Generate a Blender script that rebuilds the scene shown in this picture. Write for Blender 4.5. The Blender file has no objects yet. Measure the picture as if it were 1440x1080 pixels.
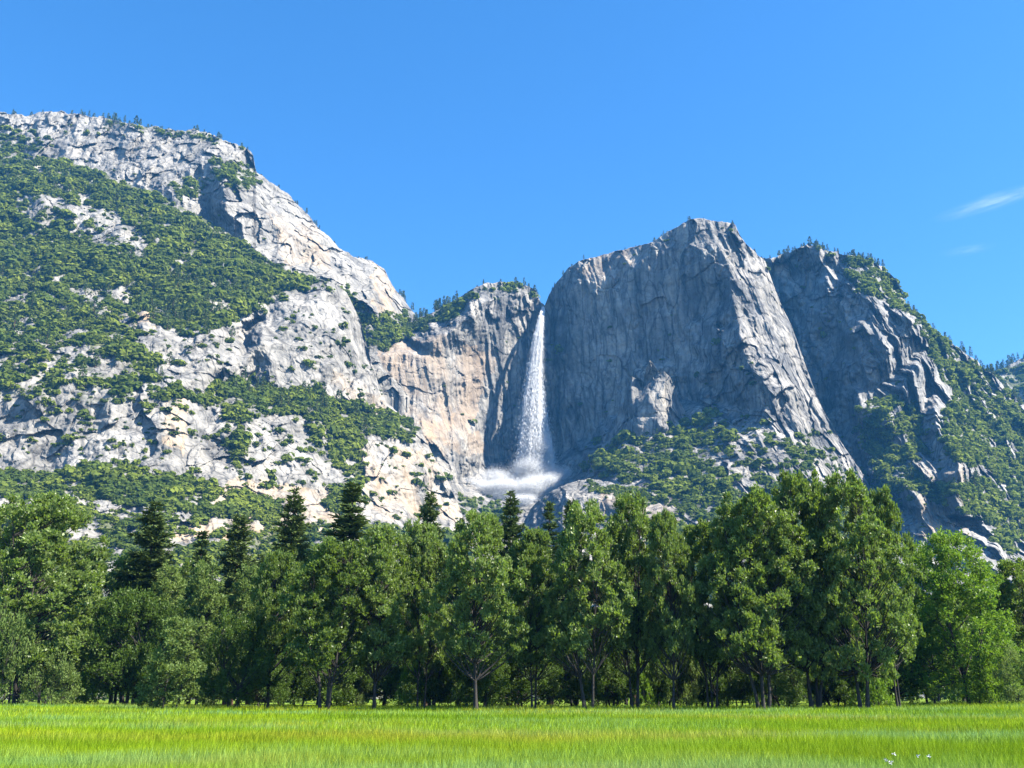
import bpy, math, random
import numpy as np
from mathutils.geometry import delaunay_2d_cdt
from mathutils import Vector

C = bpy.context.scene.collection
SC = bpy.context.scene
rad = math.radians

# ------------------------------------------------------------------ camera
F = 1413.0                      # focal length in pixels of a 1440 wide frame
PITCH = rad(17.3)
EYE = 1.7
cam_d = bpy.data.cameras.new('camera')
cam_d.sensor_width = 36.0
cam_d.lens = 36.0 * F / 1440.0
cam_d.clip_start = 0.1
cam_d.clip_end = 40000
cam = bpy.data.objects.new('camera', cam_d)
C.objects.link(cam)
cam.location = (0, 0, EYE)
cam.rotation_euler = (math.pi / 2 + PITCH, 0, 0)
SC.camera = cam

# ------------------------------------------------------------------ light
SUN_AZ, SUN_EL = rad(107), rad(48)      # clockwise from the view direction (+Y)
S = Vector((math.sin(SUN_AZ) * math.cos(SUN_EL), math.cos(SUN_AZ) * math.cos(SUN_EL), math.sin(SUN_EL)))
sd = bpy.data.lights.new('sun', 'SUN')
sd.energy = 5.0
sd.angle = rad(0.5)
sd.color = (1.0, 0.94, 0.83)
sun = bpy.data.objects.new('sun', sd)
C.objects.link(sun)
sun.rotation_euler = S.to_track_quat('Z', 'Y').to_euler()

world = bpy.data.worlds.new('World')
SC.world = world
world.use_nodes = True
nt = world.node_tree
for n in list(nt.nodes):
    nt.nodes.remove(n)
wo = nt.nodes.new('ShaderNodeOutputWorld')
bg = nt.nodes.new('ShaderNodeBackground')
sky = nt.nodes.new('ShaderNodeTexSky')
sky.sky_type = 'NISHITA'
sky.sun_disc = False
sky.sun_elevation = SUN_EL
sky.sun_rotation = SUN_AZ
sky.altitude = 1200
sky.air_density = 1.0
sky.dust_density = 0.5
sky.ozone_density = 3.0
hs = nt.nodes.new('ShaderNodeHueSaturation')
hs.inputs['Saturation'].default_value = 1.28
hs.inputs['Hue'].default_value = 0.5
nt.links.new(sky.outputs[0], hs.inputs['Color'])
nt.links.new(hs.outputs[0], bg.inputs['Color'])
bg.inputs['Strength'].default_value = 0.112
nt.links.new(bg.outputs[0], wo.inputs['Surface'])

SC.view_settings.view_transform = 'Standard'
SC.view_settings.look = 'None'
SC.view_settings.exposure = 1.48
SC.view_settings.gamma = 1.0
SC.cycles.max_bounces = 6
SC.cycles.diffuse_bounces = 0
SC.cycles.transmission_bounces = 3
SC.cycles.transparent_max_bounces = 24
SC.cycles.volume_bounces = 0
SC.cycles.use_denoising = True

# ------------------------------------------------------------------ helpers
cp, sp_ = math.cos(PITCH), math.sin(PITCH)

def place(px, py, d):
    """pixel of the 1440x1080 survey photograph + distance north of the camera -> metres"""
    px = np.asarray(px, float); py = np.asarray(py, float); d = np.asarray(d, float)
    cx = (px - 720) / F; cy = (540 - py) / F
    k = d / (cp - cy * sp_)
    return cx * k, d + 0 * cx, EYE + (sp_ + cy * cp) * k

def ground_z(x, y):
    sm = lambda a, b, t: (lambda q: q * q * (3 - 2 * q))(np.clip((t - a) / (b - a), 0, 1))
    x = np.asarray(x, float); y = np.asarray(y, float)
    z = 0.55 * sm(38, 66, x) * sm(60, 130, y) + 0.3 * sm(-30, -60, x) * sm(80, 140, y)
    return z + 0.05 * np.sin(x * .21 + 1) * np.sin(y * .13) + 0.04 * np.sin(x * .07 + y * .05)

def tag(o, label=None, cat=None, group=None, kind=None):
    if label: o['label'] = label
    if cat: o['category'] = cat
    if group: o['group'] = group
    if kind: o['kind'] = kind
    return o

def mesh_np(name, V, Q, T=None, smooth=False):
    V = np.ascontiguousarray(V, dtype=np.float32)
    Q = np.zeros((0, 4), np.int32) if Q is None else np.asarray(Q, np.int32)
    T = np.zeros((0, 3), np.int32) if T is None else np.asarray(T, np.int32)
    me = bpy.data.meshes.new(name)
    me.vertices.add(len(V)); me.vertices.foreach_set('co', V.ravel())
    nl = len(Q) * 4 + len(T) * 3
    me.loops.add(nl)
    me.loops.foreach_set('vertex_index', np.concatenate([Q.ravel(), T.ravel()]).astype(np.int32))
    me.polygons.add(len(Q) + len(T))
    st = np.concatenate([np.arange(len(Q)) * 4, len(Q) * 4 + np.arange(len(T)) * 3]).astype(np.int32)
    me.polygons.foreach_set('loop_start', st)
    if smooth:
        me.polygons.foreach_set('use_smooth', np.ones(len(Q) + len(T), bool))
    me.update(calc_edges=True)
    return me

def link(name, me, mat=None, parent=None):
    o = bpy.data.objects.new(name, me)
    C.objects.link(o)
    if mat is not None and me is not None and len(me.materials) == 0:
        me.materials.append(mat)
    if parent: o.parent = parent
    return o

# --- noise
def _h(ix, iy, seed):
    ix = ix.astype(np.int64); iy = iy.astype(np.int64)
    n = (ix * 374761393 + iy * 668265263 + seed * 1442695041) & 0xFFFFFFFF
    n = ((n ^ (n >> 13)) * 1274126177) & 0xFFFFFFFF
    n = ((n ^ (n >> 16)) * 2246822519) & 0xFFFFFFFF
    return (n ^ (n >> 15)) & 0xFFFFFF

def _r(ix, iy, seed):
    return _h(ix, iy, seed) / float(0xFFFFFF)

def noise(x, y, seed=0):
    x0 = np.floor(x); y0 = np.floor(y)
    fx = x - x0; fy = y - y0
    ux = fx * fx * fx * (fx * (fx * 6 - 15) + 10); uy = fy * fy * fy * (fy * (fy * 6 - 15) + 10)
    def g(dx, dy):
        a = _r(x0 + dx, y0 + dy, seed) * 2 * np.pi
        return np.cos(a) * (fx - dx) + np.sin(a) * (fy - dy)
    a = g(0, 0) * (1 - ux) + g(1, 0) * ux
    b = g(0, 1) * (1 - ux) + g(1, 1) * ux
    return (a * (1 - uy) + b * uy) * 1.5

def fbm(x, y, seed=0, oc=4, gain=.5):
    s = 0; a = 1.0
    for k in range(oc):
        s = s + a * noise(x, y, seed + k * 17)
        x = x * 2.03 + 7.1; y = y * 2.03 - 3.7; a *= gain
    return s

def ridged(x, y, seed=0, oc=3, gain=.5):
    s = 0; a = 1.0
    for k in range(oc):
        s = s + a * (1 - 2 * np.abs(noise(x, y, seed + k * 13)))
        x = x * 2.1 + 3.3; y = y * 2.1 + 1.9; a *= gain
    return s

def facets(x, y, seed=0, tilt=1.0):
    """fractured blocks: every cell has its own height and its own tilt"""
    x0 = np.floor(x); y0 = np.floor(y)
    best = np.full(x.shape, 9.0); out = np.zeros(x.shape)
    for dx in (-1, 0, 1):
        for dy in (-1, 0, 1):
            ix = x0 + dx; iy = y0 + dy
            ox = x - (ix + _r(ix, iy, seed)); oy = y - (iy + _r(ix, iy, seed + 5))
            dd = ox * ox + oy * oy
            v = (_r(ix, iy, seed + 9) - .5) + tilt * ((_r(ix, iy, seed + 11) - .5) * ox + (_r(ix, iy, seed + 13) - .5) * oy)
            m = dd < best
            best = np.where(m, dd, best); out = np.where(m, v, out)
    return out

def inside(poly, U, V):
    P = np.array(poly, float); r = np.zeros(U.shape, bool)
    j = len(P) - 1
    for i in range(len(P)):
        xi, yi = P[i]; xj, yj = P[j]
        if yi != yj:
            r ^= ((yi > V) != (yj > V)) & (U < (xj - xi) * (V - yi) / (yj - yi) + xi)
        j = i
    return r

# ------------------------------------------------------------------ materials
def newmat(name):
    m = bpy.data.materials.new(name); m.use_nodes = True
    t = m.node_tree
    for n in list(t.nodes): t.nodes.remove(n)
    return m, t, t.nodes.new('ShaderNodeOutputMaterial')

def N(t, kind, **kw):
    n = t.nodes.new('ShaderNode' + kind)
    for k, v in kw.items():
        if k.startswith('i_'):
            n.inputs[k[2:].replace('_', ' ')].default_value = v
        else: setattr(n, k, v)
    return n

def ramp(t, src, stops):
    r = t.nodes.new('ShaderNodeValToRGB')
    e = r.color_ramp.elements
    while len(e) < len(stops): e.new(.5)
    for q, (p, c) in zip(e, stops):
        q.position = p; q.color = (*c, 1) if len(c) == 3 else c
    t.links.new(src, r.inputs[0])
    return r.outputs[0]

def mixc(t, fac, a, b, mode='MIX'):
    m = t.nodes.new('ShaderNodeMix'); m.data_type = 'RGBA'; m.blend_type = mode
    for s, v in ((m.inputs[0], fac), (m.inputs[6], a), (m.inputs[7], b)):
        if isinstance(v, (int, float)): s.default_value = v
        elif isinstance(v, tuple): s.default_value = (*v, 1)
        else: t.links.new(v, s)
    return m.outputs[2]

def noise_n(t, vec, scale, detail=4, rough=.55, dist=0.0):
    n = N(t, 'TexNoise'); n.inputs['Scale'].default_value = scale
    n.inputs['Detail'].default_value = detail; n.inputs['Roughness'].default_value = rough
    n.inputs['Distortion'].default_value = dist
    t.links.new(vec, n.inputs['Vector'])
    return n.outputs[0]

def mapping(t, vec, scale):
    m = N(t, 'Mapping'); m.inputs['Scale'].default_value = scale
    t.links.new(vec, m.inputs['Vector'])
    return m.outputs[0]

def rock_material(name, light, dark, tan, streak=.5):
    m, t, out = newmat(name)
    co = N(t, 'TexCoord').outputs['Object']
    b = N(t, 'BsdfPrincipled'); b.inputs['Roughness'].default_value = .92
    b.inputs['Specular IOR Level'].default_value = .15
    big = noise_n(t, co, .012, 5, .6, .4)
    col = ramp(t, big, [(.32, dark), (.5, tuple((x + y) / 2 for x, y in zip(light, dark))), (.62, light)])
    fine = noise_n(t, co, .11, 6, .7)
    col = mixc(t, 1.0, col, ramp(t, fine, [(.3, (.62, .62, .63)), (.5, (.95, .95, .95)), (.7, (1.18, 1.17, 1.15))]), 'MULTIPLY')
    # water streaks running down the faces
    st = noise_n(t, mapping(t, co, (.09, .09, .008)), 1.0, 5, .65, .3)
    col = mixc(t, streak, col, ramp(t, st, [(.36, (.42, .44, .48)), (.5, (1, 1, 1)), (.66, (1.12, 1.1, 1.06))]), 'MULTIPLY')
    wd = noise_n(t, mapping(t, co, (.028, .028, .0022)), 1.0, 4, .6, .2)
    col = mixc(t, streak, col, ramp(t, wd, [(.38, (.45, .48, .53)), (.52, (1, 1, 1)), (.66, (1.15, 1.12, 1.06))]), 'MULTIPLY')
    # long upright joints filled with dark lichen
    jv = N(t, 'TexVoronoi', feature='DISTANCE_TO_EDGE'); jv.inputs['Scale'].default_value = 1.0
    jn = N(t, 'TexNoise'); jn.inputs['Scale'].default_value = .018; jn.inputs['Detail'].default_value = 4; t.links.new(co, jn.inputs['Vector'])
    js = N(t, 'VectorMath', operation='SCALE'); js.inputs['Scale'].default_value = 26; t.links.new(jn.outputs['Color'], js.inputs[0])
    ja = N(t, 'VectorMath', operation='ADD'); t.links.new(co, ja.inputs[0]); t.links.new(js.outputs[0], ja.inputs[1])
    t.links.new(mapping(t, ja.outputs[0], (.032, .032, .007)), jv.inputs['Vector'])
    col = mixc(t, 1.0, col, ramp(t, jv.outputs['Distance'], [(0, (.45, .46, .48)), (.035, (.8, .8, .8)), (.06, (1, 1, 1))]), 'MULTIPLY')
    # rusty weathering where the survey marks it
    at = N(t, 'Attribute', attribute_name='tan')
    tn = noise_n(t, mapping(t, co, (.02, .02, .012)), 1.0, 4, .6)
    tf = N(t, 'Math', operation='MULTIPLY'); t.links.new(at.outputs['Fac'], tf.inputs[0])
    t.links.new(ramp(t, tn, [(.35, (0, 0, 0)), (.6, (1, 1, 1))]), tf.inputs[1])
    col = mixc(t, tf.outputs[0], col, tan)
    # soil, moss and low brush
    so = N(t, 'Attribute', attribute_name='soil')
    gn = noise_n(t, co, .06, 4, .6)
    col = mixc(t, so.outputs['Fac'], col, ramp(t, gn, [(.35, (.045, .06, .02)), (.6, (.10, .115, .04)), (.75, (.2, .18, .11))]))
    t.links.new(col, b.inputs['Base Color'])
    bp = N(t, 'Bump'); bp.inputs['Strength'].default_value = .55; bp.inputs['Distance'].default_value = 2.0
    hb = N(t, 'Math', operation='ADD')
    vo = N(t, 'TexVoronoi', feature='DISTANCE_TO_EDGE'); vo.inputs['Scale'].default_value = .07
    wv = N(t, 'VectorMath', operation='ADD')
    wn = N(t, 'TexNoise'); wn.inputs['Scale'].default_value = .05; wn.inputs['Detail'].default_value = 3
    t.links.new(co, wn.inputs['Vector'])
    sc = N(t, 'VectorMath', operation='SCALE'); sc.inputs['Scale'].default_value = 14
    t.links.new(wn.outputs['Color'], sc.inputs[0])
    t.links.new(mapping(t, co, (1, 1, .55)), wv.inputs[0]); t.links.new(sc.outputs[0], wv.inputs[1])
    t.links.new(wv.outputs[0], vo.inputs['Vector'])
    t.links.new(ramp(t, vo.outputs['Distance'], [(0, (0, 0, 0)), (.10, (1, 1, 1))]), hb.inputs[0])
    fn = noise_n(t, co, .22, 5, .7)
    t.links.new(fn, hb.inputs[1])
    t.links.new(hb.outputs[0], bp.inputs['Height'])
    t.links.new(bp.outputs[0], b.inputs['Normal'])
    t.links.new(b.outputs[0], out.inputs['Surface'])
    return m

def leaf_material(name, a, b_, trans, tfac=.35, rough=.45, spec=.4):
    m, t, out = newmat(name)
    geo = N(t, 'NewGeometry'); oi = N(t, 'ObjectInfo')
    ad = N(t, 'Math', operation='MULTIPLY_ADD'); ad.inputs[1].default_value = .6
    t.links.new(geo.outputs['Random Per Island'], ad.inputs[0])
    sc = N(t, 'Math', operation='MULTIPLY'); sc.inputs[1].default_value = .4
    t.links.new(oi.outputs['Random'], sc.inputs[0]); t.links.new(sc.outputs[0], ad.inputs[2])
    col = mixc(t, ad.outputs[0], a, b_)
    p = N(t, 'BsdfPrincipled'); p.inputs['Roughness'].default_value = rough
    p.inputs['Specular IOR Level'].default_value = spec
    t.links.new(col, p.inputs['Base Color'])
    tr = N(t, 'BsdfTranslucent')
    t.links.new(mixc(t, ad.outputs[0], tuple(x * .7 for x in trans), trans), tr.inputs['Color'])
    mx = N(t, 'MixShader'); mx.inputs[0].default_value = tfac
    t.links.new(p.outputs[0], mx.inputs[1]); t.links.new(tr.outputs[0], mx.inputs[2])
    t.links.new(mx.outputs[0], out.inputs['Surface'])
    return m

def bark_material(name, a, b_):
    m, t, out = newmat(name)
    co = N(t, 'TexCoord').outputs['Object']
    p = N(t, 'BsdfPrincipled'); p.inputs['Roughness'].default_value = .9
    n = noise_n(t, mapping(t, co, (5, 5, .8)), 1.0, 5, .65)
    t.links.new(ramp(t, n, [(.35, a), (.65, b_)]), p.inputs['Base Color'])
    bp = N(t, 'Bump'); bp.inputs['Strength'].default_value = .6; bp.inputs['Distance'].default_value = .05
    t.links.new(n, bp.inputs['Height']); t.links.new(bp.outputs[0], p.inputs['Normal'])
    t.links.new(p.outputs[0], out.inputs['Surface'])
    return m

M_rock_L = rock_material('granite_left', (.39, .365, .325), (.20, .19, .172), (.50, .36, .22), .5)
M_rock_C = rock_material('granite_wall', (.40, .372, .335), (.20, .192, .178), (.37, .275, .19), .9)
M_rock_R = rock_material('granite_right', (.43, .41, .375), (.23, .222, .21), (.40, .30, .2), .6)
M_cotton = leaf_material('cottonwood_leaf', (.045, .085, .012), (.26, .345, .10), (.31, .47, .045), .40, .38, .35)
M_willow = leaf_material('pale_leaf', (.10, .165, .04), (.23, .31, .08), (.28, .40, .06), .38, .5, .18)
M_bright = leaf_material('alder_leaf', (.11, .21, .02), (.20, .34, .03), (.30, .50, .03), .42, .5, .3)
def drift(m, scale, lo, hi):
    t = m.node_tree; b = [n for n in t.nodes if n.type == 'BSDF_PRINCIPLED'][0]; src = b.inputs['Base Color'].links[0].from_socket
    g = N(t, 'NewGeometry').outputs['Position']
    t.links.new(mixc(t, 1.0, src, ramp(t, noise_n(t, g, scale, 3, .6), [(.38, lo), (.62, hi)]), 'MULTIPLY'), b.inputs['Base Color'])
M_oak = leaf_material('oak_leaf', (.05, .09, .012), (.11, .18, .025), (.16, .28, .02), .3, .5, .3)
M_needle = leaf_material('pine_needle', (.06, .10, .02), (.15, .20, .05), (.08, .13, .025), .2, .6, .25)
M_brush = leaf_material('slope_brush', (.12, .165, .026), (.24, .30, .055), (.26, .36, .035), .32, .8, .05)
drift(M_brush, .018, (.55, .62, .7), (1.2, 1.12, .9))
M_bark = bark_material('grey_bark', (.02, .017, .014), (.07, .06, .05))
M_redbark = bark_material('pine_bark', (.05, .03, .02), (.16, .09, .055))
M_dead = bark_material('dead_wood', (.3, .28, .25), (.55, .52, .47))

# ------------------------------------------------------------------ terrain
def interp_ctrl(ctrl, U, V):
    pts = [Vector((c[0], c[1])) for c in ctrl]
    vs, es, fs, ov, oe, of = delaunay_2d_cdt(pts, [], [], 0, 1e-4)
    P = np.array([[v[0], v[1]] for v in vs])
    D = np.array([ctrl[o[0]][2] for o in ov], float)
    out = np.full(U.shape, np.nan)
    for f in fs:
        a, b, c = f
        (x1, y1), (x2, y2), (x3, y3) = P[a], P[b], P[c]
        sel = np.where((U >= min(x1, x2, x3)) & (U <= max(x1, x2, x3)) & (V >= min(y1, y2, y3)) & (V <= max(y1, y2, y3)))
        if not len(sel[0]): continue
        u = U[sel]; v = V[sel]
        det = (y2 - y3) * (x1 - x3) + (x3 - x2) * (y1 - y3)
        if abs(det) < 1e-9: continue
        l1 = ((y2 - y3) * (u - x3) + (x3 - x2) * (v - y3)) / det
        l2 = ((y3 - y1) * (u - x3) + (x1 - x3) * (v - y3)) / det
        l3 = 1 - l1 - l2
        ok = (l1 >= -1e-6) & (l2 >= -1e-6) & (l3 >= -1e-6)
        idx = tuple(s[ok] for s in sel)
        out[idx] = (l1 * D[a] + l2 * D[b] + l3 * D[c])[ok]
    return out

GRID_STEP = 2
def depth_raster(ctrl):
    """distance map of one mountain on a regular survey grid, slightly smoothed"""
    us = np.arange(-200, 1641, GRID_STEP); vs = np.arange(60, 1001, GRID_STEP)
    U, V = np.meshgrid(us, vs)
    hull = []
    c0 = np.array(ctrl)
    D = interp_ctrl(ctrl, U.astype(float), V.astype(float))
    # outside the surveyed points: keep the nearest known value along the rows, then columns
    for row in D:
        ok = ~np.isnan(row)
        if ok.any(): row[:] = np.interp(np.arange(len(row)), np.where(ok)[0], row[ok])
    for j in range(D.shape[1]):
        col = D[:, j]; ok = ~np.isnan(col)
        if ok.any(): D[:, j] = np.interp(np.arange(len(col)), np.where(ok)[0], col[ok])
    for _ in range(2):
        P = np.pad(D, 1, 'edge')
        D = (P[:-2, 1:-1] + P[2:, 1:-1] + P[1:-1, :-2] + P[1:-1, 2:] + 2 * D) / 6
    return D

def sample(D, U, V):
    fu = np.clip((U + 200) / GRID_STEP, 0, D.shape[1] - 1.001); fv = np.clip((V - 60) / GRID_STEP, 0, D.shape[0] - 1.001)
    i = fu.astype(int); j = fv.astype(int); a = fu - i; b = fv - j
    return D[j, i] * (1 - a) * (1 - b) + D[j, i + 1] * a * (1 - b) + D[j + 1, i] * (1 - a) * b + D[j + 1, i + 1] * a * b

PATCH = {}
def mountain(name, top, ctrl, bottom, mat, seed, step=1.0, rough=1.0, smoothzones=(), tanzones=(), veg=(), rib=14, jag=2.0, sparse=.05, terr=0.0, warp=6, flute=0.0, fac=1.0):
    u = np.arange(top[0][0], top[-1][0] + .01, step)
    tu = np.array([p[0] for p in top], float); tv = np.array([p[1] for p in top], float)
    tv_ = np.interp(u, tu, tv)
    tv_ = tv_ + jag * (fbm(u / 23, u * 0 + seed, seed, 4, .6)) + jag * .5 * facets(u / 7, u * 0 + .3, seed + 3, 1)
    nv = int((bottom - tv.min()) / step)
    s = np.linspace(0, 1, nv)[:, None]
    U = np.repeat(u[None, :], nv, 0)
    V = tv_[None, :] * (1 - s) + bottom * s
    D = depth_raster(ctrl)
    wu = warp * fbm(U / 45, V / 45, seed + 1, 4, .55); wv = warp * fbm(U / 45, V / 45, seed + 2, 4, .55)
    edge = np.clip((V - tv_[None, :]) / 10, 0, 1)
    d = sample(D, U + wu * edge, V + wv * edge)
    X, Y, Z = place(U, V, d)
    # masks (in survey coordinates, edges broken up by noise)
    nu_ = U + 9 * fbm(U / 14, V / 14, seed + 31, 3) ; nv_ = V + 7 * fbm(U / 14, V / 14, seed + 37, 3)
    vg = np.full(U.shape, sparse)
    for poly, dens in veg:
        vg = np.where(inside(poly, nu_, nv_), dens, vg)
    A = np.full(U.shape, 1.0)
    for poly, k in smoothzones:
        A = np.where(inside(poly, nu_, nv_), k, A)
    for _ in range(4):
        P = np.pad(A, 2, 'edge'); A = (P[:-4, 2:-2] + P[4:, 2:-2] + P[2:-2, :-4] + P[2:-2, 4:] + A) / 5
    A = A * (1 - .55 * np.clip((vg - .3) / .5, 0, 1)) * rough
    TN = np.zeros(U.shape)
    for poly, k in tanzones:
        TN = np.where(inside(poly, nu_, nv_), k, TN)
    wx = X + 12 * fbm(X / 60, Z / 60, seed + 41, 3); wz = Z + 12 * fbm(X / 60, Z / 60, seed + 43, 3)
    lean = X + Z * .12
    d = d - A * (rib * (ridged((lean) / 75, Z / 330, seed + 50, 3) - .5)
                 + fac * 24 * facets(wx / 62, wz / 95, seed + 60, 1.6)
                 + fac * 10 * facets(wx / 24, wz / 36, seed + 70, 1.5)
                 + 2.2 * facets(wx / 9.5, wz / 13, seed + 80, 1.5)
                 + 1.7 * fbm(X / 14, Z / 22, seed + 90, 3)
                 + .8 * fbm(X / 5, Z / 6, seed + 95, 2))
    if flute:
        d = d - flute * (ridged(lean / 26 + .3 * noise(Z / 90, X / 60, seed), Z / 420, seed + 101, 2) - .4) * (1 - np.clip((vg - .2) / .3, 0, 1))
    if terr:   # ledges: faces step back at irregular levels
        L = (Z + 22 * fbm(X / 90, Z / 200, seed + 97, 3) - .12 * X) / 34
        fr = L - np.floor(L)
        d = d + terr * A * (34 * .5) * (np.clip((fr - .72) / .28, 0, 1) - fr)
    X, Y, Z = place(U, V, d)
    ground = np.stack([X, Y, Z], -1)
    rows = [ground]
    # the mountain behind its skyline: the top runs back and then down, so it is a solid massif
    topr = ground[0]
    for k, (back, drop) in enumerate([(25, .25), (90, .22), (260, .2), (520, .25)]):
        r = topr.copy(); r[:, 1] += back; r[:, 0] *= 1 + back / np.maximum(topr[:, 1], 1) * .9
        r[:, 2] -= back * drop + (3 * fbm(u / 9, u * 0 + k, seed + 5) if k < 2 else 0)
        r[:, 2] = np.maximum(r[:, 2], 20)
        rows.insert(0, r[None])
    r = rows[0].copy(); r[..., 1] += 40; r[..., 2] = -5
    rows.insert(0, r)
    nb = sum(len(q) for q in rows) - nv
    low = ground[-1]
    for k in (.35, .7, 1.03):
        r = low.copy(); r[:, 1] -= (bottom >= 840) * low[:, 2] * k * 2.0 * (1 + .12 * noise(u / 40, u * 0 + k, seed)); r[:, 2] = low[:, 2] * (1 - k); rows.append(r[None])
    G = np.concatenate(rows, 0)
    n_r, n_c = G.shape[:2]
    idx = np.arange(n_r * n_c).reshape(n_r, n_c)
    Q = np.stack([idx[:-1, :-1], idx[1:, :-1], idx[1:, 1:], idx[:-1, 1:]], -1).reshape(-1, 4)
    me = mesh_np(name, G.reshape(-1, 3), Q)
    def attr(nm, a):
        full = np.concatenate([np.repeat(a[:1], nb, 0), a, np.repeat(a[-1:], 3, 0)], 0)
        at = me.attributes.new(nm, 'FLOAT', 'POINT'); at.data.foreach_set('value', full.ravel().astype(np.float32))
    patchy = np.clip(fbm(X / 26, Z / 26, seed + 99, 3) * 1.5 + .5, 0, 1)
    VG = np.where(vg > .7, vg * np.clip(.28 + 1.75 * patchy, 0, 1.1), vg * np.clip(.2 + 1.6 * patchy, 0, 1.2))
    VG = np.where(VG < .1, VG * .25, VG)
    soil = np.clip((VG - .2) * 1.6, 0, .9)
    attr('soil', soil); attr('tan', TN)
    o = link(name, me, mat)
    tag(o, kind='structure')
    area = (F and (1.0)) * (bottom - tv_)[None, :] / nv * np.ones(U.shape) * step   # px^2 per vertex
    PATCH[name] = dict(G=ground, U=U, V=V, VG=VG, area=area, top=topr, u=u, d=d)
    return o

# --- far ridge, right edge
mountain('far_ridge', [(1330, 585), (1385, 532), (1400, 520), (1440, 502), (1500, 470), (1600, 430)],
         [(1300, 440, 2900), (1600, 400, 2900), (1300, 900, 2300), (1600, 900, 2200), (1420, 600, 2600)],
         760, M_rock_R, 11, 2.0, .6, veg=[([(1300, 400), (1640, 400), (1640, 800), (1300, 800)], .95)], jag=3)

# --- right mountain
R_top = [(1030, 430), (1060, 375), (1075, 364), (1085, 362), (1100, 358), (1125, 346), (1150, 347), (1175, 354), (1200, 360), (1240, 374), (1262, 396),
         (1275, 428), (1300, 452), (1335, 480), (1370, 506), (1400, 530), (1440, 572), (1500, 625), (1560, 670)]
R_ctrl = [(1030, 360, 2080), (1075, 360, 2080), (1100, 356, 2060), (1125, 344, 2000), (1150, 345, 1960), (1200, 358, 1960), (1240, 372, 1960), (1264, 394, 1980),
          (1300, 450, 2000), (1370, 504, 2020), (1440, 570, 2020), (1560, 660, 2000), (1560, 560, 2000), (1560, 340, 2000),
          (1100, 420, 2040), (1140, 400, 1975), (1165, 400, 1900), (1195, 420, 1850),
          (1120, 520, 1990), (1160, 520, 1920), (1195, 520, 1820), (1210, 560, 1770),
          (1150, 600, 1900), (1195, 610, 1800), (1215, 640, 1730), (1225, 690, 1690), (1205, 700, 1760),
          (1220, 440, 1820), (1250, 440, 1850), (1275, 442, 1860), (1283, 450, 1830), (1310, 480, 1900),
          (1240, 510, 1760), (1262, 520, 1800), (1290, 520, 1760), (1318, 530, 1850), (1370, 560, 1920),
          (1255, 580, 1690), (1290, 590, 1760), (1320, 585, 1670), (1370, 620, 1800), (1430, 620, 1920),
          (1265, 660, 1620), (1320, 650, 1650), (1345, 640, 1570), (1390, 680, 1700), (1440, 690, 1810), (1520, 720, 1850),
          (1245, 730, 1600), (1290, 720, 1540), (1330, 730, 1600), (1350, 720, 1500), (1400, 740, 1580), (1440, 760, 1680),
          (1100, 800, 1650), (1200, 800, 1500), (1300, 800, 1400), (1400, 800, 1350), (1560, 800, 1400),
          (1030, 870, 1500), (1300, 870, 1150), (1560, 870, 1150), (1030, 600, 2050)]
mountain('mountain_ridge_right', R_top, R_ctrl, 860, M_rock_R, 23, 1.0, 1.0, rib=50, flute=3.0, fac=.95, jag=3, sparse=.05,
         smoothzones=[([(1085, 365), (1150, 395), (1185, 420), (1195, 520), (1200, 600), (1225, 690), (1150, 640), (1080, 480)], .45)],
         tanzones=[([(1290, 650), (1360, 650), (1360, 760), (1290, 760)], .5)],
         veg=[([(1190, 355), (1262, 395), (1300, 450), (1270, 440), (1230, 420), (1195, 400)], .5),
              ([(1262, 405), (1330, 478), (1440, 575), (1440, 640), (1380, 600), (1330, 540), (1290, 460)], .55),
              ([(1140, 345), (1262, 394), (1255, 385), (1180, 365)], .6),
              ([(1330, 560), (1440, 590), (1540, 640), (1540, 760), (1400, 760), (1395, 660), (1340, 620)], .55),
              ([(1220, 560), (1290, 570), (1310, 640), (1250, 660), (1215, 640)], .5),
              ([(1215, 665), (1290, 660), (1330, 700), (1290, 700), (1240, 720), (1215, 700)], .55),
              ([(1320, 590), (1395, 620), (1400, 660), (1340, 650)], .6),
              ([(1300, 680), (1400, 680), (1440, 720), (1420, 790), (1380, 730), (1320, 710)], .5)])

# --- upper left cliffs
L1_top = [(-150, 152), (-60, 150), (0, 157), (40, 163), (70, 156), (110, 160), (150, 166), (200, 177), (250, 183), (285, 183), (315, 197), (345, 207), (356, 220),
          (360, 240), (380, 255), (400, 268), (430, 300), (455, 325), (480, 350), (500, 362), (520, 366), (540, 378), (552, 402), (570, 425), (583, 440), (592, 470), (600, 520)]
L1_ctrl = [(-150, 140, 2050), (0, 150, 2000), (150, 160, 1990), (285, 178, 1960), (345, 204, 1930), (362, 240, 1950), (400, 266, 2000), (455, 320, 2060), (520, 362, 2120),
           (552, 400, 2130), (583, 440, 2150), (620, 560, 2150), (620, 300, 2150), (620, 140, 2100),
           (-150, 230, 1930), (0, 215, 1905), (120, 235, 1850), (150, 200, 1920), (220, 240, 1830), (250, 285, 1770), (285, 230, 1840), (310, 240, 1810),
           (283, 262, 1825), (296, 300, 1800), (318, 290, 1722), (335, 262, 1790), (345, 335, 1725), (375, 300, 1810), (400, 330, 1790), (400, 380, 1715), (440, 350, 1850),
           (470, 395, 1760), (490, 400, 1830), (510, 380, 1960), (526, 380, 1980), (530, 410, 1900), (520, 440, 1800), (548, 430, 1960), (560, 460, 1900), (520, 490, 1800),
           (-150, 520, 1800), (300, 560, 1700), (600, 600, 1760)]
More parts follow.
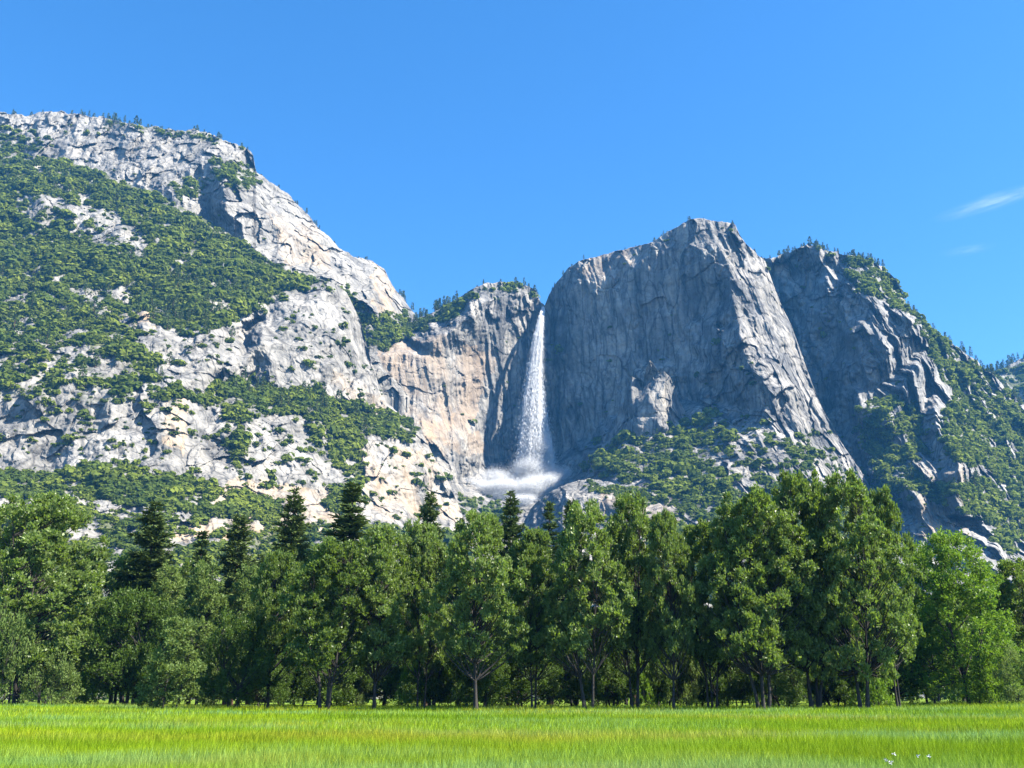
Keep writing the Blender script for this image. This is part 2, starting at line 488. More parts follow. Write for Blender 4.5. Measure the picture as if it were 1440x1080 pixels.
mountain('mountain_ridge_left', L1_top, L1_ctrl, 560, M_rock_L, 37, 1.0, .95, rib=12, jag=3.0, sparse=.05, terr=.25,
         tanzones=[([(380, 300), (450, 320), (470, 380), (400, 370)], .35), ([(520, 365), (550, 380), (560, 440), (530, 440)], .5)],
         veg=[([(300, 225), (350, 230), (370, 260), (340, 270), (300, 250)], .5), ([(510, 440), (570, 440), (600, 470), (515, 495)], .6),
              ([(150, 160), (350, 200), (350, 210), (150, 176)], .35), ([(0, 180), (60, 190), (60, 215), (0, 215)], .3),
              ([(240, 255), (300, 250), (280, 275), (250, 285)], .6), ([(480, 395), (520, 440), (510, 470), (490, 440)], .6)])

# --- wall of the fall with the great buttress right of it
C_top = [(470, 520), (500, 497), (520, 486), (550, 468), (580, 452), (610, 438), (640, 422), (660, 408), (680, 400), (700, 396), (720, 397), (740, 401), (754, 408), (760, 424), (766, 430),
         (772, 415), (782, 398), (800, 376), (820, 366), (850, 357), (880, 350), (918, 340), (930, 332), (945, 322), (960, 314), (975, 308), (990, 307), (1005, 311), (1020, 313), (1034, 316),
         (1040, 330), (1052, 346), (1066, 358), (1076, 368), (1088, 400), (1097, 425), (1112, 455), (1125, 490), (1135, 520), (1150, 560), (1170, 600), (1195, 640), (1215, 668), (1226, 692), (1240, 740), (1260, 800)]
C_ctrl = [(470, 420, 2150), (580, 420, 2150), (470, 540, 1840), (520, 484, 1810), (550, 466, 2000), (580, 450, 2080), (640, 420, 2040), (665, 404, 1960), (700, 394, 1990), (740, 399, 2030), (760, 424, 2040), (768, 430, 2035),
          (600, 478, 1830), (640, 460, 1860), (660, 440, 1880), (700, 420, 1960), (735, 415, 2010),
          (530, 500, 1795), (600, 500, 1840), (680, 500, 1955), (740, 480, 2035), (765, 470, 2040),
          (530, 570, 1770), (600, 570, 1830), (680, 570, 1960), (740, 560, 2035), (765, 560, 2040),
          (590, 610, 1760), (640, 650, 1800), (690, 650, 1968), (740, 655, 2022), (775, 640, 2022), (620, 640, 1770),
          (782, 396, 2020), (800, 374, 2005), (850, 354, 1990), (920, 336, 1892), (880, 347, 1965), (905, 345, 1925),
          (790, 420, 2000), (830, 388, 1957), (850, 418, 1936), (872, 402, 1913), (895, 375, 1890), (920, 345, 1875),
          (800, 500, 1990), (850, 500, 1936), (900, 490, 1888), (930, 440, 1858), (945, 400, 1850), (930, 345, 1868),
          (960, 313, 1850), (990, 304, 1840), (1034, 314, 1830), (960, 335, 1835), (985, 360, 1800), (1010, 335, 1800), (1000, 420, 1790), (960, 470, 1835), (1008, 450, 1742), (985, 520, 1785),
          (800, 600, 1988), (850, 590, 1930), (820, 620, 1955),
          (1012, 345, 1785), (1026, 395, 1722), (1035, 440, 1688), (1047, 490, 1655), (1062, 345, 1830), (1078, 366, 1830), (1090, 400, 1845), (1070, 410, 1755), (1097, 425, 1840), (1085, 470, 1722), (1125, 490, 1800), (1110, 455, 1815),
          (1020, 510, 1690), (1030, 540, 1670), (1060, 545, 1610), (1095, 540, 1618), (1135, 545, 1720), (1150, 560, 1750), (1075, 580, 1590), (1120, 590, 1600), (1170, 600, 1700), (1210, 655, 1690), (1226, 692, 1680),
          (905, 540, 1876), (940, 535, 1848), (890, 570, 1880), (945, 575, 1810), (965, 560, 1812), (870, 585, 1903), (1000, 560, 1755),
          (840, 622, 1890), (880, 600, 1750), (930, 590, 1710), (990, 575, 1690),
          (835, 640, 1740), (880, 640, 1650), (950, 640, 1590), (1000, 620, 1590), (1050, 620, 1540), (1110, 640, 1510), (1170, 660, 1560), (1000, 680, 1450), (900, 690, 1470), (850, 680, 1570),
          (950, 730, 1370), (1050, 720, 1370), (1150, 720, 1400), (1240, 745, 1560), (1240, 600, 1760), (1240, 300, 1850),
          (690, 688, 1880), (760, 690, 1900), (725, 700, 1840), (800, 665, 1910), (818, 645, 1905), (650, 668, 1840), (640, 700, 1680), (675, 712, 1740), (720, 725, 1680), (790, 740, 1500),
          (470, 700, 1600), (560, 720, 1600), (470, 860, 1200), (700, 860, 1150), (900, 860, 1050), (1100, 860, 1050), (1280, 860, 1150)]
mountain('waterfall_cliff', C_top, C_ctrl, 850, M_rock_C, 51, 1.0, .9, rib=8, jag=1.8, sparse=.05, warp=5, flute=6.5,
         smoothzones=[([(760, 425), (790, 400), (850, 420), (930, 350), (985, 345), (1020, 440), (1000, 560), (900, 580), (820, 620), (640, 655), (600, 620), (520, 600), (520, 490), (640, 460), (740, 440)], .30), ([(772, 420), (800, 385), (850, 420), (925, 350), (985, 345), (1015, 440), (1000, 560), (900, 575), (825, 620), (770, 640)], .16),
                      ([(790, 395), (850, 355), (920, 340), (900, 372), (850, 412)], .3), ([(1045, 350), (1080, 380), (1125, 490), (1080, 480), (1050, 420)], .38), ([(1000, 455), (1050, 470), (1115, 555), (1070, 605), (965, 592), (1000, 530)], 1.5), ([(885, 560), (900, 515), (950, 515), (965, 575), (910, 585)], 1.0), ([(935, 318), (1035, 312), (1045, 350), (1010, 400), (960, 390)], .9)],
         tanzones=[([(530, 490), (620, 470), (700, 500), (660, 600), (700, 640), (590, 640), (530, 560)], .6), ([(800, 380), (880, 345), (920, 345), (850, 410)], .4), ([(590, 585), (635, 580), (632, 625), (600, 620)], 1.0)],
         veg=[([(500, 500), (520, 480), (580, 450), (640, 425), (655, 430), (600, 465), (560, 480), (520, 497)], .9),
              ([(670, 405), (755, 400), (750, 412), (680, 412)], .35),
              ([(818, 662), (845, 620), (890, 605), (950, 585), (985, 590), (1000, 640), (1060, 700), (1010, 712), (940, 698), (870, 676)], .5),
              ([(985, 575), (1060, 600), (1150, 610), (1230, 700), (1060, 705), (1000, 640)], .2),
              ([(640, 690), (700, 705), (730, 740), (660, 730)], .5),
              ([(820, 705), (1240, 700), (1280, 860), (820, 860)], .6)])

# --- the pale pinnacles standing before the wall
mountain('cliff_pinnacle', [(846, 618), (858, 600), (868, 585), (876, 566), (882, 545), (889, 529), (896, 534), (903, 548), (908, 520), (914, 508), (921, 514), (927, 524), (934, 521), (942, 530), (949, 546), (955, 566), (963, 578), (975, 590)],
         [(840, 500, 1800), (980, 500, 1770), (850, 615, 1790), (870, 580, 1765), (889, 526, 1735), (903, 546, 1748), (914, 506, 1715), (928, 522, 1722), (936, 520, 1716), (955, 562, 1742), (975, 588, 1765),
          (888, 570, 1715), (912, 560, 1690), (935, 565, 1694), (955, 590, 1715), (870, 610, 1740), (900, 600, 1685), (930, 600, 1672), (960, 610, 1690), (840, 650, 1760), (900, 650, 1690), (980, 650, 1690)],
         640, M_rock_C, 91, 1.0, .5, rib=12, jag=2.5, sparse=.04, warp=3)

# --- the bench that closes the basin of the fall on the right
C2_top = [(715, 800), (728, 760), (736, 735), (746, 716), (762, 700), (776, 690), (800, 680), (830, 672), (860, 678), (900, 688), (950, 695), (990, 708), (1010, 722), (1030, 750), (1050, 800)]
C2_ctrl = [(700, 660, 1560), (776, 690, 1540), (830, 670, 1560), (900, 686, 1480), (990, 706, 1400), (1060, 700, 1400), (740, 730, 1560), (765, 730, 1500), (790, 720, 1450), (830, 700, 1460), (850, 740, 1400), (900, 720, 1390), (960, 730, 1350),
           (715, 800, 1500), (760, 790, 1400), (800, 780, 1340), (900, 800, 1280), (1060, 800, 1280), (700, 870, 1300), (900, 870, 1100), (1060, 870, 1100)]
mountain('cliff_bench', C2_top, C2_ctrl, 850, M_rock_C, 67, 1.0, .55, rib=10, jag=2.0, sparse=.08, terr=.2,
         tanzones=[([(840, 690), (960, 690), (960, 740), (840, 740)], .4)],
         veg=[([(830, 675), (900, 690), (940, 705), (880, 705), (830, 690)], .4), ([(900, 695), (1000, 712), (1000, 725), (940, 715)], .35)])

# --- the left slope with its cliffs, dome and low buttress
L2_top = [(-150, 205), (-60, 210), (0, 214), (60, 218), (125, 236), (190, 262), (250, 288), (300, 315), (340, 340), (370, 362), (400, 378), (430, 388), (455, 394), (475, 400), (487, 412), (498, 432), (508, 455), (514, 480),
          (522, 510), (532, 540), (545, 566), (565, 586), (592, 604), (600, 622), (612, 645), (628, 672), (640, 700), (652, 728), (665, 770), (680, 820)]
L2_ctrl = [(-150, 200, 1930), (0, 212, 1900), (125, 232, 1850), (250, 285, 1765), (340, 336, 1722), (400, 375, 1712), (455, 392, 1690), (478, 400, 1690), (500, 432, 1700), (515, 480, 1715), (545, 566, 1690), (592, 604, 1640), (628, 670, 1570), (655, 728, 1540), (700, 840, 1250),
           (700, 400, 1700), (600, 500, 1700), (-150, 400, 1500), (0, 300, 1650), (60, 290, 1640), (120, 300, 1660), (190, 345, 1560), (60, 320, 1600), (0, 400, 1470), (100, 400, 1480), (200, 400, 1490), (280, 380, 1560), (300, 420, 1460), (250, 440, 1420), (190, 420, 1450), (180, 450, 1380),
           (0, 470, 1290), (60, 480, 1270), (130, 480, 1290), (200, 480, 1310), (240, 500, 1290), (0, 540, 1170), (100, 550, 1170), (200, 560, 1175), (250, 540, 1220),
           (0, 600, 1140), (100, 600, 1145), (200, 610, 1135), (60, 655, 1100), (0, 655, 1090), (150, 645, 1090), (240, 670, 1080), (320, 685, 1100), (0, 690, 1020), (100, 700, 1010), (200, 710, 1000), (300, 720, 1030),
           (250, 600, 1160), (280, 560, 1230), (300, 520, 1290), (240, 470, 1350), (330, 475, 1400), (330, 510, 1330), (310, 460, 1400), (345, 500, 1385),
           (335, 450, 1490), (345, 465, 1545), (368, 485, 1410), (352, 530, 1420), (380, 440, 1530), (395, 425, 1560), (420, 402, 1640), (450, 420, 1590), (400, 480, 1440), (380, 545, 1395), (440, 500, 1440), (480, 470, 1530), (430, 560, 1410), (480, 540, 1470), (500, 500, 1580), (520, 570, 1530), (470, 575, 1430),
           (330, 545, 1330), (300, 575, 1240), (360, 580, 1280), (430, 590, 1330), (480, 600, 1360), (540, 612, 1440), (580, 612, 1520), (300, 640, 1170), (370, 640, 1210), (430, 650, 1270), (450, 700, 1210), (380, 700, 1120), (500, 640, 1370), (505, 690, 1280), (525, 625, 1400), (560, 640, 1420), (600, 660, 1460), (545, 700, 1350), (600, 720, 1410),
           (0, 740, 930), (150, 740, 950), (300, 750, 980), (450, 750, 1080), (550, 750, 1230), (640, 750, 1400), (-150, 860, 640), (0, 860, 660), (200, 860, 700), (400, 860, 760), (550, 860, 850), (-150, 640, 1080)]
mountain('mountain_slope_left', L2_top, L2_ctrl, 850, M_rock_L, 83, 1.0, .62, rib=12, jag=1.5, sparse=.09, terr=.55, warp=8,
         smoothzones=[([(370, 430), (440, 405), (490, 420), (530, 550), (500, 575), (400, 560), (370, 500)], .55), ([(510, 620), (600, 625), (640, 720), (520, 730)], .6)],
         tanzones=[([(180, 420), (210, 430), (220, 460), (190, 460)], 1.0), ([(230, 560), (260, 560), (260, 640), (230, 620)], .7), ([(330, 670), (470, 690), (480, 750), (240, 760)], .7), ([(500, 620), (640, 640), (650, 730), (520, 730)], .45), ([(470, 520), (540, 560), (540, 590), (470, 560)], .3)],
         veg=[([(-150, 190), (0, 205), (125, 230), (250, 280), (340, 330), (400, 370), (480, 395), (440, 400), (395, 418), (345, 440), (330, 455), (260, 475), (200, 440), (110, 400), (60, 385), (-150, 380)], .95),
              ([(20, 276), (60, 278), (125, 276), (160, 300), (205, 322), (206, 352), (150, 350), (90, 325), (20, 306)], .22),
              ([(-150, 375), (60, 385), (110, 400), (190, 470), (230, 525), (130, 490), (60, 480), (0, 500), (-150, 500)], .66),
              ([(90, 400), (190, 410), (195, 460), (150, 440), (110, 425)], .3),
              ([(-150, 500), (60, 480), (200, 520), (270, 560), (200, 575), (60, 560), (-150, 545)], .32),
              ([(200, 510), (240, 540), (280, 560), (320, 530), (450, 558), (540, 585), (595, 605), (570, 618), (500, 612), (440, 592), (380, 578), (300, 575), (250, 560)], .95),
              ([(-150, 668), (0, 660), (100, 660), (170, 650), (260, 675), (330, 690), (395, 705), (390, 740), (300, 728), (200, 712), (100, 700), (-150, 700)], .97),
              ([(130, 715), (260, 728), (400, 740), (520, 735), (660, 760), (700, 860), (-150, 860), (-150, 720)], .55),
              ([(230, 730), (320, 730), (330, 765), (240, 770)], .2),
              ([(440, 600), (500, 612), (512, 640), (500, 720), (460, 720), (480, 660), (445, 640)], .7),
              ([(310, 570), (345, 580), (340, 680), (318, 640)], .55)])

# ------------------------------------------------------------------ ground
gx = np.concatenate([np.linspace(-2600, -130, 30), np.linspace(-120, 120, 121), np.linspace(130, 2600, 30)])
gy = np.concatenate([np.linspace(-150, -5, 12), np.linspace(0, 240, 121), np.linspace(255, 3300, 40)])
GX, GY = np.meshgrid(gx, gy)
GZ = ground_z(GX, GY)
ix = np.arange(GX.size).reshape(GX.shape)
me = mesh_np('meadow_ground', np.stack([GX, GY, GZ], -1).reshape(-1, 3),
             np.stack([ix[:-1, :-1], ix[:-1, 1:], ix[1:, 1:], ix[1:, :-1]], -1).reshape(-1, 4), smooth=True)

def grass_color(t):
    co = N(t, 'NewGeometry').outputs['Position']
    n1 = noise_n(t, mapping(t, co, (.035, .075, 0)), 1.0, 3, .55, .3)
    n2 = noise_n(t, mapping(t, co, (.025, .075, 0)), 1.0, 3, .6, .2)
    mv = N(t, 'Mapping'); mv.inputs['Location'].default_value = (13, 41, 0); t.links.new(co, mv.inputs['Vector'])
    n3 = noise_n(t, mapping(t, mv.outputs[0], (.03, .10, 0)), 1.0, 3, .6, .2)
    col = ramp(t, n1, [(.38, (.20, .34, .010)), (.5, (.29, .44, .012)), (.62, (.42, .53, .014))])
    col = mixc(t, ramp(t, n2, [(.50, (0, 0, 0)), (.60, (.75, .75, .75))]), col, (.23, .44, .16))
    col = mixc(t, ramp(t, n3, [(.53, (0, 0, 0)), (.63, (.42, .42, .42))]), col, (.50, .40, .05))
    return col

m, t, out = newmat('meadow_soil')
p = N(t, 'BsdfPrincipled'); p.inputs['Roughness'].default_value = 1
p.inputs['Specular IOR Level'].default_value = .1
t.links.new(mixc(t, .6, grass_color(t), (.08, .12, .012)), p.inputs['Base Color'])
t.links.new(p.outputs[0], out.inputs['Surface'])
tag(link('meadow_ground', me, m), kind='structure')

M_grass, t, out = newmat('grass_blade')
gi = N(t, 'NewGeometry')
gc = mixc(t, 1.0, grass_color(t), ramp(t, gi.outputs['Random Per Island'], [(0, (.6, .62, .55)), (.6, (1, 1, 1)), (1, (1.45, 1.35, 1.5))]), 'MULTIPLY')
p = N(t, 'BsdfPrincipled'); p.inputs['Roughness'].default_value = .6; p.inputs['Specular IOR Level'].default_value = .1
tr = N(t, 'BsdfTranslucent'); mx = N(t, 'MixShader'); mx.inputs[0].default_value = .4
t.links.new(gc, p.inputs['Base Color']); t.links.new(gc, tr.inputs['Color'])
t.links.new(p.outputs[0], mx.inputs[1]); t.links.new(tr.outputs[0], mx.inputs[2]); t.links.new(mx.outputs[0], out.inputs['Surface'])

def grass(n, y0, y1, hgt, wid, seed):
    r = np.random.default_rng(seed)
    y = y0 * (y1 / y0) ** r.random(n) if y0 > 0 else r.uniform(y0, y1, n)
    x = r.uniform(-1, 1, n) * (y * .57 + 12)
    pn = noise(x / 3.1, y / 3.1, seed + 4)
    h = hgt * (1 + .35 * pn) * r.uniform(.6, 1.3, n)
    a = r.uniform(0, 2 * np.pi, n); w = wid * r.uniform(.6, 1.3, n)
    bx, by = np.cos(a) * w, np.sin(a) * w
    la = r.normal(.9, 1.6, n); lm = h * np.abs(r.normal(.25, .16, n))
    lx, ly = np.cos(la) * lm, np.sin(la) * lm
    z = ground_z(x, y) - .02
    V = np.empty((n, 6, 3))
    V[:, 0] = np.stack([x - bx, y - by, z], -1); V[:, 1] = np.stack([x + bx, y + by, z], -1)
    V[:, 2] = np.stack([x + bx * .8 + lx * .35, y + by * .8 + ly * .35, z + h * .6], -1)
    V[:, 3] = np.stack([x - bx * .8 + lx * .35, y - by * .8 + ly * .35, z + h * .6], -1)
    V[:, 4] = np.stack([x + bx * .15 + lx, y + by * .15 + ly, z + h], -1)
    V[:, 5] = np.stack([x - bx * .15 + lx, y - by * .15 + ly, z + h], -1)
    b = np.arange(n)[:, None] * 6
    Q = np.concatenate([b + np.array([0, 1, 2, 3]), b + np.array([3, 2, 4, 5])], 0)
    return V.reshape(-1, 3), Q

Vs, Qs, o_ = [], [], 0
for args in ((400000, 17, 42, .42, .006, 1), (200000, 34, 80, .45, .013, 2), (130000, 70, 170, .5, .026, 3), (50000, 112, 160, .55, .03, 4)):
    V, Q = grass(*args); Vs.append(V); Qs.append(Q + o_); o_ += len(V)
tag(link('grass', mesh_np('grass', np.concatenate(Vs), np.concatenate(Qs)), M_grass), kind='stuff')

# ------------------------------------------------------------------ foliage builders
def unit(v): return v / np.maximum(np.linalg.norm(v, axis=-1, keepdims=True), 1e-9)

def leaves(Cn, A, L, Wd, r, fold=.25):
    """kite shaped leaves: base Cn, direction A, length L, half width Wd"""
    n = len(Cn)
    B = unit(np.cross(A, unit(r.normal(size=(n, 3))))); Nn = np.cross(A, B)
    L = L[:, None]; Wd = Wd[:, None]
    V = np.stack([Cn, Cn + A * L * .45 + B * Wd + Nn * Wd * fold, Cn + A * L, Cn + A * L * .45 - B * Wd + Nn * Wd * fold], 1)
    return V.reshape(-1, 3), np.arange(n * 4).reshape(n, 4)

class Tubes:
    def __init__(s): s.V = []; s.Q = []; s.n = 0
    def add(s, pts, radii, k=6):
        pts = np.asarray(pts, float); m = len(pts)
        tg = unit(np.gradient(pts, axis=0))
        ref = np.array([1, 0, 0.]) if abs(tg[0, 0]) < .9 else np.array([0, 1, 0.])
        u = unit(np.cross(tg, ref)); v = np.cross(tg, u)
        a = np.arange(k) * 2 * np.pi / k
        R = np.asarray(radii)[:, None, None]
        ring = pts[:, None] + R * (np.cos(a)[None, :, None] * u[:, None] + np.sin(a)[None, :, None] * v[:, None])
        s.V.append(ring.reshape(-1, 3))
        i = np.arange(m * k).reshape(m, k) + s.n
        j = np.roll(i, -1, 1)
        s.Q.append(np.stack([i[:-1], j[:-1], j[1:], i[1:]], -1).reshape(-1, 4))
        s.n += m * k
    def mesh(s, name): return mesh_np(name, np.concatenate(s.V), np.concatenate(s.Q), smooth=True)

def bend(a, b, sag, r, n=6):
    a = np.asarray(a, float); b = np.asarray(b, float)
    t = np.linspace(0, 1, n)[:, None]
    mid = (a + b) / 2 + np.array([0, 0, sag]) + r.normal(size=3) * np.linalg.norm(b - a) * .06
    return a * (1 - t) ** 2 + 2 * mid * t * (1 - t) + b * t ** 2

def broadleaf(seed, H, R, cb, stems=1, nclump=60, shoots=22, nleaf=14, lsize=.3, rc=(1.1, 2.1), trunk_r=.3, up=.55, top_pow=.75, spread=1.0, clumpflat=.9):
    r = np.random.default_rng(seed)
    T = Tubes(); st = []
    for k in range(stems):
        a = 2 * np.pi * k / stems + r.uniform(-.5, .5)
        off = (0 if stems == 1 else .5 + .25 * r.random()) * spread
        b0 = np.array([np.cos(a) * off, np.sin(a) * off, 0])
        lean = (0.03 if stems == 1 else .5) * R * r.uniform(.5, 1.1)
        tp = np.array([np.cos(a) * (off + lean), np.sin(a) * (off + lean), H * r.uniform(.8, .93)])
        t = np.linspace(0, 1, 12)[:, None]
        P = b0 * (1 - t) + tp * t
        P[:, :2] += np.cumsum(r.normal(size=(12, 2)) * .11, 0) * np.minimum(1, t * 4)
        P[0, 2] = -.3
        tr = trunk_r * (1 if stems == 1 else .72) * r.uniform(.8, 1.1)
        rd = tr * (1 - .9 * t[:, 0]); rd[0] *= 1.5
        T.add(P, rd, 8); st.append((P, rd))
    # lumpy crown: its outline varies with direction
    ph = r.uniform(0, 6.28, 4)
    cs = []
    tries = 0
    while len(cs) < nclump and tries < 6000:
        tries += 1
        h = r.uniform(0, 1) ** .85
        prof = math.sin(math.pi * min(1, max(0, .14 + .79 * h)) ** top_pow) ** .6
        a = r.uniform(0, 6.283)
        lump = 1 + .26 * math.sin(2 * a + ph[0] + 4 * h) + .2 * math.sin(3 * a + ph[1] - 9 * h) + .12 * math.sin(14 * h + ph[2] + a)
        rr = R * prof * lump * math.sqrt(r.uniform(.18, 1.0))
        z = H * (cb + (1 - cb) * h) * .965
        c = np.array([math.cos(a) * rr, math.sin(a) * rr, z])
        q = r.uniform(*rc) * (1.0 - .3 * h)
        if all(np.linalg.norm(c - c2) > (q + q2) * .42 for c2, q2 in cs): cs.append((c, q))
    Cn, A, L, Wd = [], [], [], []
    for c, q in cs:
        P, rd = min(st, key=lambda s: np.min(np.linalg.norm(s[0][:, :2] - c[:2], axis=1)))
        hz = c[2] - (.55 + .25 * r.random()) * np.linalg.norm(c[:2]) - .08 * H
        k = int(np.clip(np.searchsorted(P[:, 2], max(hz, H * .1)), 1, 10))
        ax = P[k]
        ln = np.linalg.norm(c - ax)
        T.add(bend(ax, c, -.05 * ln, r), np.linspace(min(rd[k] * .6, .03 + .018 * ln), .018, 6), 5)
        n = int(shoots * (q / 1.6) ** 1.6) + 4
        dv = unit(r.normal(size=(n, 3)) + np.array([0, 0, up]) + np.append(unit(c[None, :2])[0] * .35, 0))
        dv[:, 2] *= clumpflat * (1 + .9 * max(0, c[2] / H - .55))
        s0 = c + dv * q * r.uniform(.15, .5, (n, 1)); s1 = c + dv * q * r.uniform(.75, 1.15, (n, 1)) + np.array([0, 0, .25 * q]) * r.random((n, 1))
        tt = r.random((n, nleaf, 1)) ** .7
        pos = s0[:, None] * (1 - tt) + s1[:, None] * tt + r.normal(size=(n, nleaf, 3)) * .13
        d2 = unit(unit(s1 - s0)[:, None] * .4 + np.array([0, 0, .55 * up]) + r.normal(size=(n, nleaf, 3)) * .5)
        Cn.append(pos.reshape(-1, 3)); A.append(d2.reshape(-1, 3))
        for i in range(0, n, 4):
            T.add([c, (c + s1[i]) / 2 + [0, 0, -.05], s1[i]], [.03, .018, .006], 3)
    Cn = np.concatenate(Cn); A = np.concatenate(A); n = len(Cn)
    V, Q = leaves(Cn, A, lsize * 1.2 * r.uniform(.7, 1.35, n), lsize * .33 * r.uniform(.7, 1.3, n), r)
    return T.mesh('trunk'), mesh_np('crown', V, Q), H, max(np.percentile(np.abs(V[:, 0]), 98), np.percentile(np.abs(V[:, 1]), 98))

def conifer(seed, H, R, cb=.12, whorls=44, per=6, dense=9, needle=.5, shape=.85, droop=.25, tr=.32):
    r = np.random.default_rng(seed)
    T = Tubes()
    t = np.linspace(0, 1, 14)[:, None]
    P = np.concatenate([np.cumsum(r.normal(size=(14, 2)) * .03, 0), t * H], 1); P[0, 2] = -.3
    T.add(P, tr * (1 - .97 * t[:, 0]) + .01, 8)
    Cn, A = [], []
    for w in range(whorls):
        f = (w + r.uniform(-.3, .3)) / whorls
        f = min(max(f, 0), .995)
        z = H * (cb + (1 - cb) * f)
        Lb = R * (1 - f) ** shape * (1 if f > .12 else .7 + 2.5 * f) + .12
        ax = np.array([np.interp(z, P[:, 2], P[:, 0]), np.interp(z, P[:, 2], P[:, 1]), z])
        for k in range(per):
            if r.random() < .13: continue
            a = 2 * np.pi * (k / per) + r.uniform(0, 1.2) + w * 1.1
            l = Lb * r.uniform(.45, 1.25)
            rise = (.75 * f - droop + r.uniform(-.12, .12)) * l
            end = ax + np.array([np.cos(a) * l, np.sin(a) * l, rise])
            B = bend(ax, end, -.08 * l, r, 5)
            if l > .7: T.add(B, np.linspace(.02 + .012 * l, .006, 5), 3)
            n = max(5, int(dense * l * 2.2))
            tt = r.uniform(.12, 1.0, n)
            pos = np.stack([np.interp(tt, np.linspace(0, 1, 5), B[:, i]) for i in range(3)], 1)
            side = np.array([-np.sin(a), np.cos(a), 0]); fw = np.array([np.cos(a), np.sin(a), 0.1])
            sw = r.uniform(-1, 1, (n, 1))
            dv = unit(fw * .6 + side * sw * 1.1 + np.array([0, 0, .25]) + r.normal(size=(n, 3)) * .3)
            pos = pos + side * sw * (.18 * l * (1 - tt))[:, None]
            for q in range(3):
                Cn.append(pos + r.normal(size=(n, 3)) * .08); A.append(unit(dv + r.normal(size=(n, 3)) * .4))
    Cn = np.concatenate(Cn); A = np.concatenate(A); n = len(Cn)
    V, Q = leaves(Cn, A, needle * r.uniform(.7, 1.4, n), needle * .17 * r.uniform(.7, 1.3, n), r, .1)
    return T.mesh('trunk'), mesh_np('crown', V, Q), H, R

def far_conifer(seed, H, R):
    r = np.random.default_rng(seed)
    T = Tubes(); T.add([[0, 0, -2], [0, 0, H * .5], [0, 0, H * .97]], [.35, .2, .04], 5)
    n = 200
    f = r.random(n) ** 1.3
    z = H * (.14 + .82 * f)
    a = r.uniform(0, 6.283, n); rr = R * (1 - f) ** .8 * np.sqrt(r.uniform(.05, 1, n)) * (1 + .35 * np.sin(a * 2 + f * 9 + seed))
    Cn = np.stack([np.cos(a) * rr, np.sin(a) * rr, z], 1)
    A = unit(np.stack([np.cos(a), np.sin(a), r.uniform(-.3, .5, n)], 1) + r.normal(size=(n, 3)) * .4)
    V, Q = leaves(Cn, A, r.uniform(1.2, 2.4, n), r.uniform(.35, .75, n), r)
    return T.mesh('trunk'), mesh_np('crown', V, Q), H, R

PROTO = {}
def proto(key, data, leafmat, bark):
    tm, cm, H, R = data
    tm.materials.append(bark); cm.materials.append(leafmat)
    PROTO[key] = (tm, cm, H, R)

for k in range(4):
    proto('cotton%d' % k, broadleaf(100 + k, 24, 5.2, .25, stems=(1, 2, 3, 2)[k], nclump=170, shoots=27, nleaf=13, lsize=.34, rc=(.75, 1.45), up=1.1), M_cotton, M_bark)
proto('cottonfull', broadleaf(120, 28, 7.6, .12, stems=2, nclump=300, shoots=27, nleaf=13, lsize=.35, rc=(.8, 1.55), trunk_r=.45, up=1.1), M_cotton, M_bark)
proto('cottonbig', broadleaf(121, 27, 6.6, .2, stems=4, nclump=250, shoots=27, nleaf=13, lsize=.35, rc=(.8, 1.55), trunk_r=.4, up=1.1), M_cotton, M_bark)
proto('young', broadleaf(130, 11, 2.7, .02, stems=2, nclump=70, shoots=26, nleaf=13, lsize=.26, rc=(.7, 1.2), trunk_r=.12), M_willow, M_bark)
proto('slim', broadleaf(131, 20, 3.4, .1, stems=1, nclump=75, shoots=24, nleaf=13, lsize=.3, rc=(.9, 1.6), trunk_r=.2), M_willow, M_bark)
proto('alder0', broadleaf(140, 21, 5.4, .08, stems=3, nclump=150, shoots=26, nleaf=13, lsize=.26, rc=(.9, 1.7), trunk_r=.24, up=.25, top_pow=.62), M_bright, M_bark)
proto('alder1', broadleaf(141, 20, 4.0, .1, stems=2, nclump=95, shoots=26, nleaf=13, lsize=.26, rc=(.9, 1.6), trunk_r=.2, up=.25, top_pow=.65), M_bright, M_bark)
proto('oak0', broadleaf(150, 13, 6.4, .12, stems=2, nclump=85, shoots=26, nleaf=14, lsize=.28, rc=(1.1, 1.9), trunk_r=.35, up=.3, top_pow=.8), M_oak, M_bark)
proto('bush0', broadleaf(160, 5, 3.0, .05, stems=4, nclump=34, shoots=26, nleaf=14, lsize=.2, rc=(.7, 1.1), trunk_r=.07, up=.5), M_willow, M_bark)
proto('bush1', broadleaf(161, 4, 2.6, .05, stems=4, nclump=30, shoots=24, nleaf=14, lsize=.2, rc=(.6, 1.0), trunk_r=.06, up=.5), M_bright, M_bark)
for k in range(3):
    proto('pine%d' % k, conifer(200 + k, 32, (4.2, 3.4, 4.8)[k], (.1, .08, .16)[k], 38, 6, 7, .62, (.82, .95, .78)[k]), M_needle, M_redbark)
for k in range(4):
    proto('far%d' % k, far_conifer(300 + k, (18, 22, 15, 20)[k], (3.2, 3.0, 3.4, 3.9)[k]), M_needle, M_redbark)

